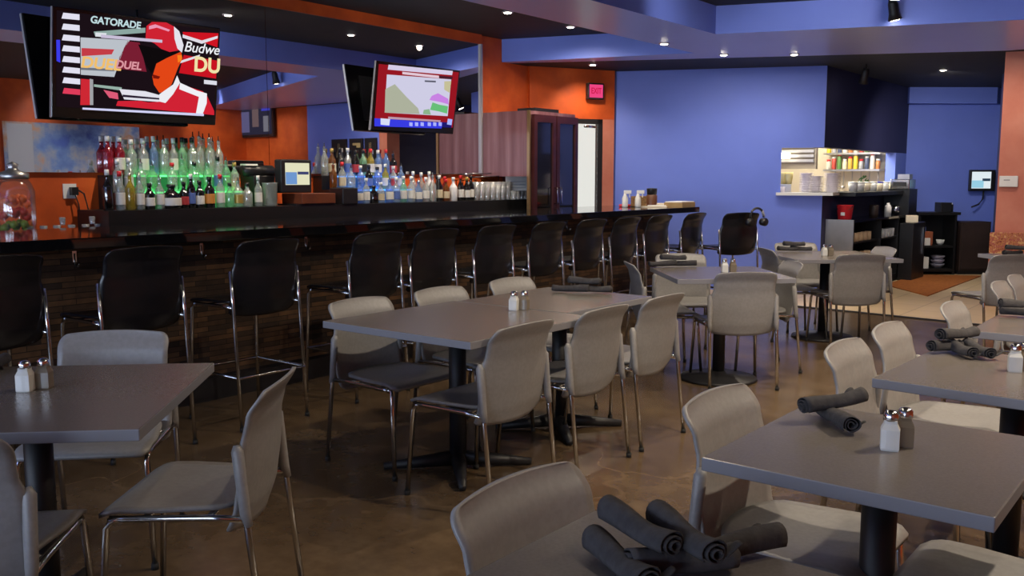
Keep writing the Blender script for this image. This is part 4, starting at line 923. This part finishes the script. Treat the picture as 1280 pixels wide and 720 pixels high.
nap(-0.774, 1.267, TZ, -25, 'dark napkin roll at the bottom edge table, the left one underneath')
nap(-0.690, 1.325, TZ, 52, 'dark napkin roll at the bottom edge table, the long front one underneath')
nap(-0.654, 1.431, TZ, 60, 'dark napkin roll at the bottom edge table, the small rear one underneath')
nap(-0.766, 1.313, TZ+.044, -20, 'dark napkin roll lying on top of the bottom table pile, left one')
nap(-0.691, 1.336, TZ+.044, -28, 'dark napkin roll lying on top of the bottom table pile, right one with raised corner')
nap(-.835, 2.465, TZ+.030, 56, 'long dark napkin roll lying slanted on another at the right foreground table', -7)
nap(-.815, 2.425, TZ, -52, 'short dark napkin roll underneath at the right foreground table')
nap(-.835, 3.74, TZ, 60, 'dark napkin roll at the second right table, the long left one')
nap(-.79, 3.70, TZ, -48, 'dark napkin roll at the second right table, front end-on left')
nap(-.735, 3.725, TZ, -50, 'dark napkin roll at the second right table, front end-on right')
nap(-.82, 3.77, TZ+.044, 66, 'brown-lit napkin roll lying over the others at the second right table')
nap(-.79, 4.92, TZ, 20, 'dark napkin roll on the third right table at the picture edge')
nap(-.79, 4.86, TZ+.044, 35, 'dark napkin roll on top of another on the third right table')
nap(-3.02, 4.36, TZ, 20, 'dark napkin roll on the middle tables, left one of three')
nap(-2.90, 4.43, TZ, 30, 'dark napkin roll on the middle tables, right one of three')
nap(-2.96, 4.41, TZ+.044, 25, 'dark napkin roll on the middle tables, lying on top of two')
nap(-3.38, 6.08, TZ, 50, 'dark napkin roll on the middle diagonal table, left one'); nap(-3.28, 6.20, TZ, 30, 'dark napkin roll on the middle diagonal table, right one')
nap(-3.33, 6.15, TZ+.044, 40, 'dark napkin roll on the middle diagonal table, lying on top of two'); nap(-3.18, 8.14, TZ+.044, 35, 'dark napkin roll on the far diagonal table, lying on top of two')
nap(-3.22, 8.10, TZ, 45, 'dark napkin roll on the far diagonal table, left one'); nap(-3.13, 8.18, TZ, 25, 'dark napkin roll on the far diagonal table, right one')
nap(-3.31, 1.33, TZ, -40, 'dark napkin roll behind the shakers on the left front table'); nap(-3.36, 1.22, TZ, 50, 'dark napkin roll at the left picture edge on the left front table')
nap(-1.53, 8.86, TZ, 60, 'dark napkin roll on the far right table, lower one'); nap(-1.50, 8.88, TZ+.044, 40, 'dark napkin roll on the far right table, upper one')

# headphones on the end stool
t = thing('headphones', 'black headphones hanging from the back corner of the end bar stool', 'headphones', (-3.83, 8.80, 1.055), R(60))
s = MB().mat('black_plastic', True); s.tube([(.09*math.cos(a)*.9, 0, .02-.11*math.sin(a)*.0+.085*math.sin(a)-.05) for a in [PI*k/12-.1 for k in range(14)]], .012, 8); s.build('headband', t)
for sx in (-1, 1):
    s = MB().mat('black_plastic', True); s.tube([(sx*.085, -.02, -.085), (sx*.085, .03, -.085)], [.042, .038], 16); s.build('ear_cup', t)
o = MB().mat(pmat('grey band', (.3, .3, .33), .5), True).tube([(.062, 0, .03), (.085, 0, -.03)], .014, 8).build('padding', t)

# ------------------------------------------------------------------ ceiling fittings
def recessed(x, y, z, lab, st=22.):
    t = thing('recessed_light', lab, 'light', (x, y, z+.004), 0, 'recessed ceiling lights')
    MB().mat('trim_white', True).lathe([(.038, -.012), (.055, -.012), (.058, 0), (.038, 0)], seg=20).build('trim_ring', t)
    MB().mat(LENS, True).lathe([(.036, -.014), (.03, -.018), (0, -.02)], seg=16).build('lens', t)
LENS = emat('lamp lens', (1., .90, .72), 25.)
REC = [(-5.77, 7.21, ZH, 'small lit downlight in the black ceiling over the bar, nearest in view'), (-5.78, 8.30, ZH, 'small lit downlight in the black ceiling over the far bar end'),
       (-4.70, 8.40, ZL, 'small lit downlight at the end of the blue ceiling beam'), (-4.60, 9.55, ZL, 'small lit downlight in the soffit before the blue wall'), (-3.98, 10.00, ZL, 'small lit downlight in the soffit above the kitchen pass'),
       (-3.07, 12.56, ZL, 'small lit downlight over the service corridor'), (-6.22, 9.40, ZL, 'small lit downlight before the exit sign'), (-5.77, 5.6, ZH, 'small lit downlight over the middle of the bar'), (-5.77, 4.0, ZH, 'small lit downlight over the near bar')]
for q in REC: recessed(*q)
def track_head(x, y, z, lab, aim):
    t = thing('track_light', lab, 'light', (x, y, z), 0, 'track light heads')
    s = MB().mat('matt_black', True); s.tube([(0, 0, ZH-z), (0, 0, .09)], .012, 8); s.build('stem', t)
    d = Vector(aim).normalized(); a = Vector((0, 0, .09))
    s = MB().mat('matt_black', True); s.tube([a-d*.02, a+d*.02, a+d*.10, a+d*.16], [.03, .042, .045, .06], 14); h = s.build('lamp_head', t)
    s = MB().mat(LENS, True); s.tube([a+d*.155, a+d*.165], .04, 12); s.build('lens', h)
track_head(-2.55, 8.60, 2.86, 'black track light head hanging before the blue soffit', (.1, .3, -1))
track_head(-3.64, 11.38, 2.60, 'black spotlight head on the low ceiling over the service station', (-.3, .3, -1))
TL = [(-2.2, 7.5), (-2.3, 5.95), (-2.05, 4.3), (-2.05, 3.1), (-1.9, 1.9)]
TL2 = [(.3, 2.1), (.3, 3.7), (.3, 5.2), (.3, 6.8)]
ADDED_WASH = [(-1.9, 6.6, 2.86, -1.9, 9.0, 2.9, 85), (-5.3, 4.9, 2.86, -6.0, 8.8, 2.9, 60), (.9, 7.4, 2.86, 2.0, 7.9, 1.9, 120), (1.0, 9.6, 2.86, 1.6, 11.3, 2.2, 90), (-3.3, 6.6, 2.86, -4.0, 8.4, 2.9, 30)]  # unseen lamps added to brighten soffit faces and mirrored walls
for k, q in enumerate(ADDED_WASH): track_head(q[0], q[1], q[2]-.06, 'lamp head added out of the picture to brighten walls and soffits, %s of its kind' % ordw[k], (q[3]-q[0], q[4]-q[1], q[5]-q[2]))
for k, (x, y) in enumerate(TL2): track_head(x, y, 2.84, 'black track light head over the right hand tables, out of the picture, %s row place' % ordw[k], (0, 0, -1))
for k, (x, y) in enumerate(TL): track_head(x, y, 2.84, 'black track light head above the tables, out of the picture, %s row place' % ordw[k], (0, 0, -1))

# ------------------------------------------------------------------ light
def lamp(kind, loc, power, col, **kw):
    l = bpy.data.lights.new('lamp', kind); l.energy = power; l.color = col
    for k, v in kw.items(): setattr(l, k, v)
    o = bpy.data.objects.new('lamp', l); COL.objects.link(o); o.location = loc
    o['kind'] = 'helper'
    return o
def aim(o, tgt): o.rotation_euler = (Vector(tgt)-o.location).to_track_quat('-Z', 'Y').to_euler(); return o
WARM = (1., .84, .64)
for k, (x, y) in enumerate(TL):
    w = (120, 110, 100, 60, 14)[k]
    aim(lamp('SPOT', (x, y, 2.74), w, WARM, spot_size=R(125), spot_blend=.7, shadow_soft_size=.03), (x-.35, y+.1, 0))
for k, (x, y, z, lab) in enumerate(REC):
    w = (110, 110, 70, 48, 38, 140, 42, 130, 120)[k]
    aim(lamp('SPOT', (x, y, z-.03), w, (1., .9, .78) if k in (3, 4, 5) else WARM, spot_size=R({1: 168, 3: 130, 4: 130, 5: 130}.get(k, 115)), spot_blend=.9, shadow_soft_size=.03),
        {6: (-6.5, 9.75, 1.5), 3: (-5.0, 10.6, .6), 4: (-4.4, 10.9, .6), 5: (-3.2, 14.2, .8), 0: (-6.4, 7.3, 1.1), 7: (-6.4, 5.7, 1.1), 8: (-6.4, 4.1, 1.1)}.get(k, (x, y, 0)))
aim(lamp('SPOT', (-2.5, 8.65, 2.78), 120, WARM, spot_size=R(120), spot_blend=.8, shadow_soft_size=.04), (-2.4, 9.2, 0))
for k, (x, y) in enumerate(TL2):
    w = (36, 220, 210, 130)[k]
    aim(lamp('SPOT', (x, y, 2.74), w, WARM, spot_size=R(125), spot_blend=.7, shadow_soft_size=.03), (x-.4, y+.1, 0))
for k, (x, y, z, tx, ty, tz, w) in enumerate(ADDED_WASH):
    aim(lamp('SPOT', (x, y, z-.03), w, (1., .95, .88), spot_size=R(110), spot_blend=.9, shadow_soft_size=.04), (tx, ty, tz))
# the corridor and the far right
aim(lamp('SPOT', (-1.9, 10.2, 2.7), 48, (1., .84, .64), spot_size=R(120), spot_blend=.8, shadow_soft_size=.05), (-2.0, 11.3, .9))
# daylight through the three shop windows
for x in (-5.3, -2.9, -.5):
    aim(lamp('AREA', (x, -3.45, 1.65), 190, (.62, .75, 1.), shape='RECTANGLE', size=1.9, size_y=1.8), (x, -1.45, 5.1))
# area lamps added under the kitchen ceiling to light it
aim(lamp('AREA', (-5.2, 12.8, 2.65), 140, (1., .93, .76), shape='RECTANGLE', size=1.6, size_y=1.4), (-5.2, 12.8, 0))
aim(lamp('AREA', (-4.75, 11.9, 2.6), 45, (1., .93, .76), shape='RECTANGLE', size=.8, size_y=.3), (-4.6, 12.6, 0))

w = bpy.data.worlds.new('world'); scn.world = w; w.use_nodes = True
bg = w.node_tree.nodes['Background']; bg.inputs[0].default_value = (1., .99, .95, 1); bg.inputs[1].default_value = .95

# ------------------------------------------------------------------ camera
F, PT, TH = 1150., R(6.75), R(51.6)
cam = bpy.data.cameras.new('camera'); co = bpy.data.objects.new('camera', cam); COL.objects.link(co)
cam.sensor_fit = 'HORIZONTAL'; cam.sensor_width = 36; cam.lens = 36*F/1280; cam.clip_start = .05
fw = Vector((-math.cos(TH)*math.cos(PT), math.sin(TH)*math.cos(PT), -math.sin(PT)))
co.location = (0, 0, 1.40); co.rotation_euler = fw.to_track_quat('-Z', 'Y').to_euler()
scn.camera = co
scn.view_settings.view_transform = 'Standard'; scn.view_settings.look = 'None'; scn.view_settings.gamma = 1; scn.view_settings.use_curve_mapping = False
scn.view_settings.exposure = 0.
scn.cycles.use_denoising = True; scn.cycles.max_bounces = 8; scn.cycles.transparent_max_bounces = 24; scn.cycles.glossy_bounces = 4; scn.cycles.sample_clamp_indirect = 4
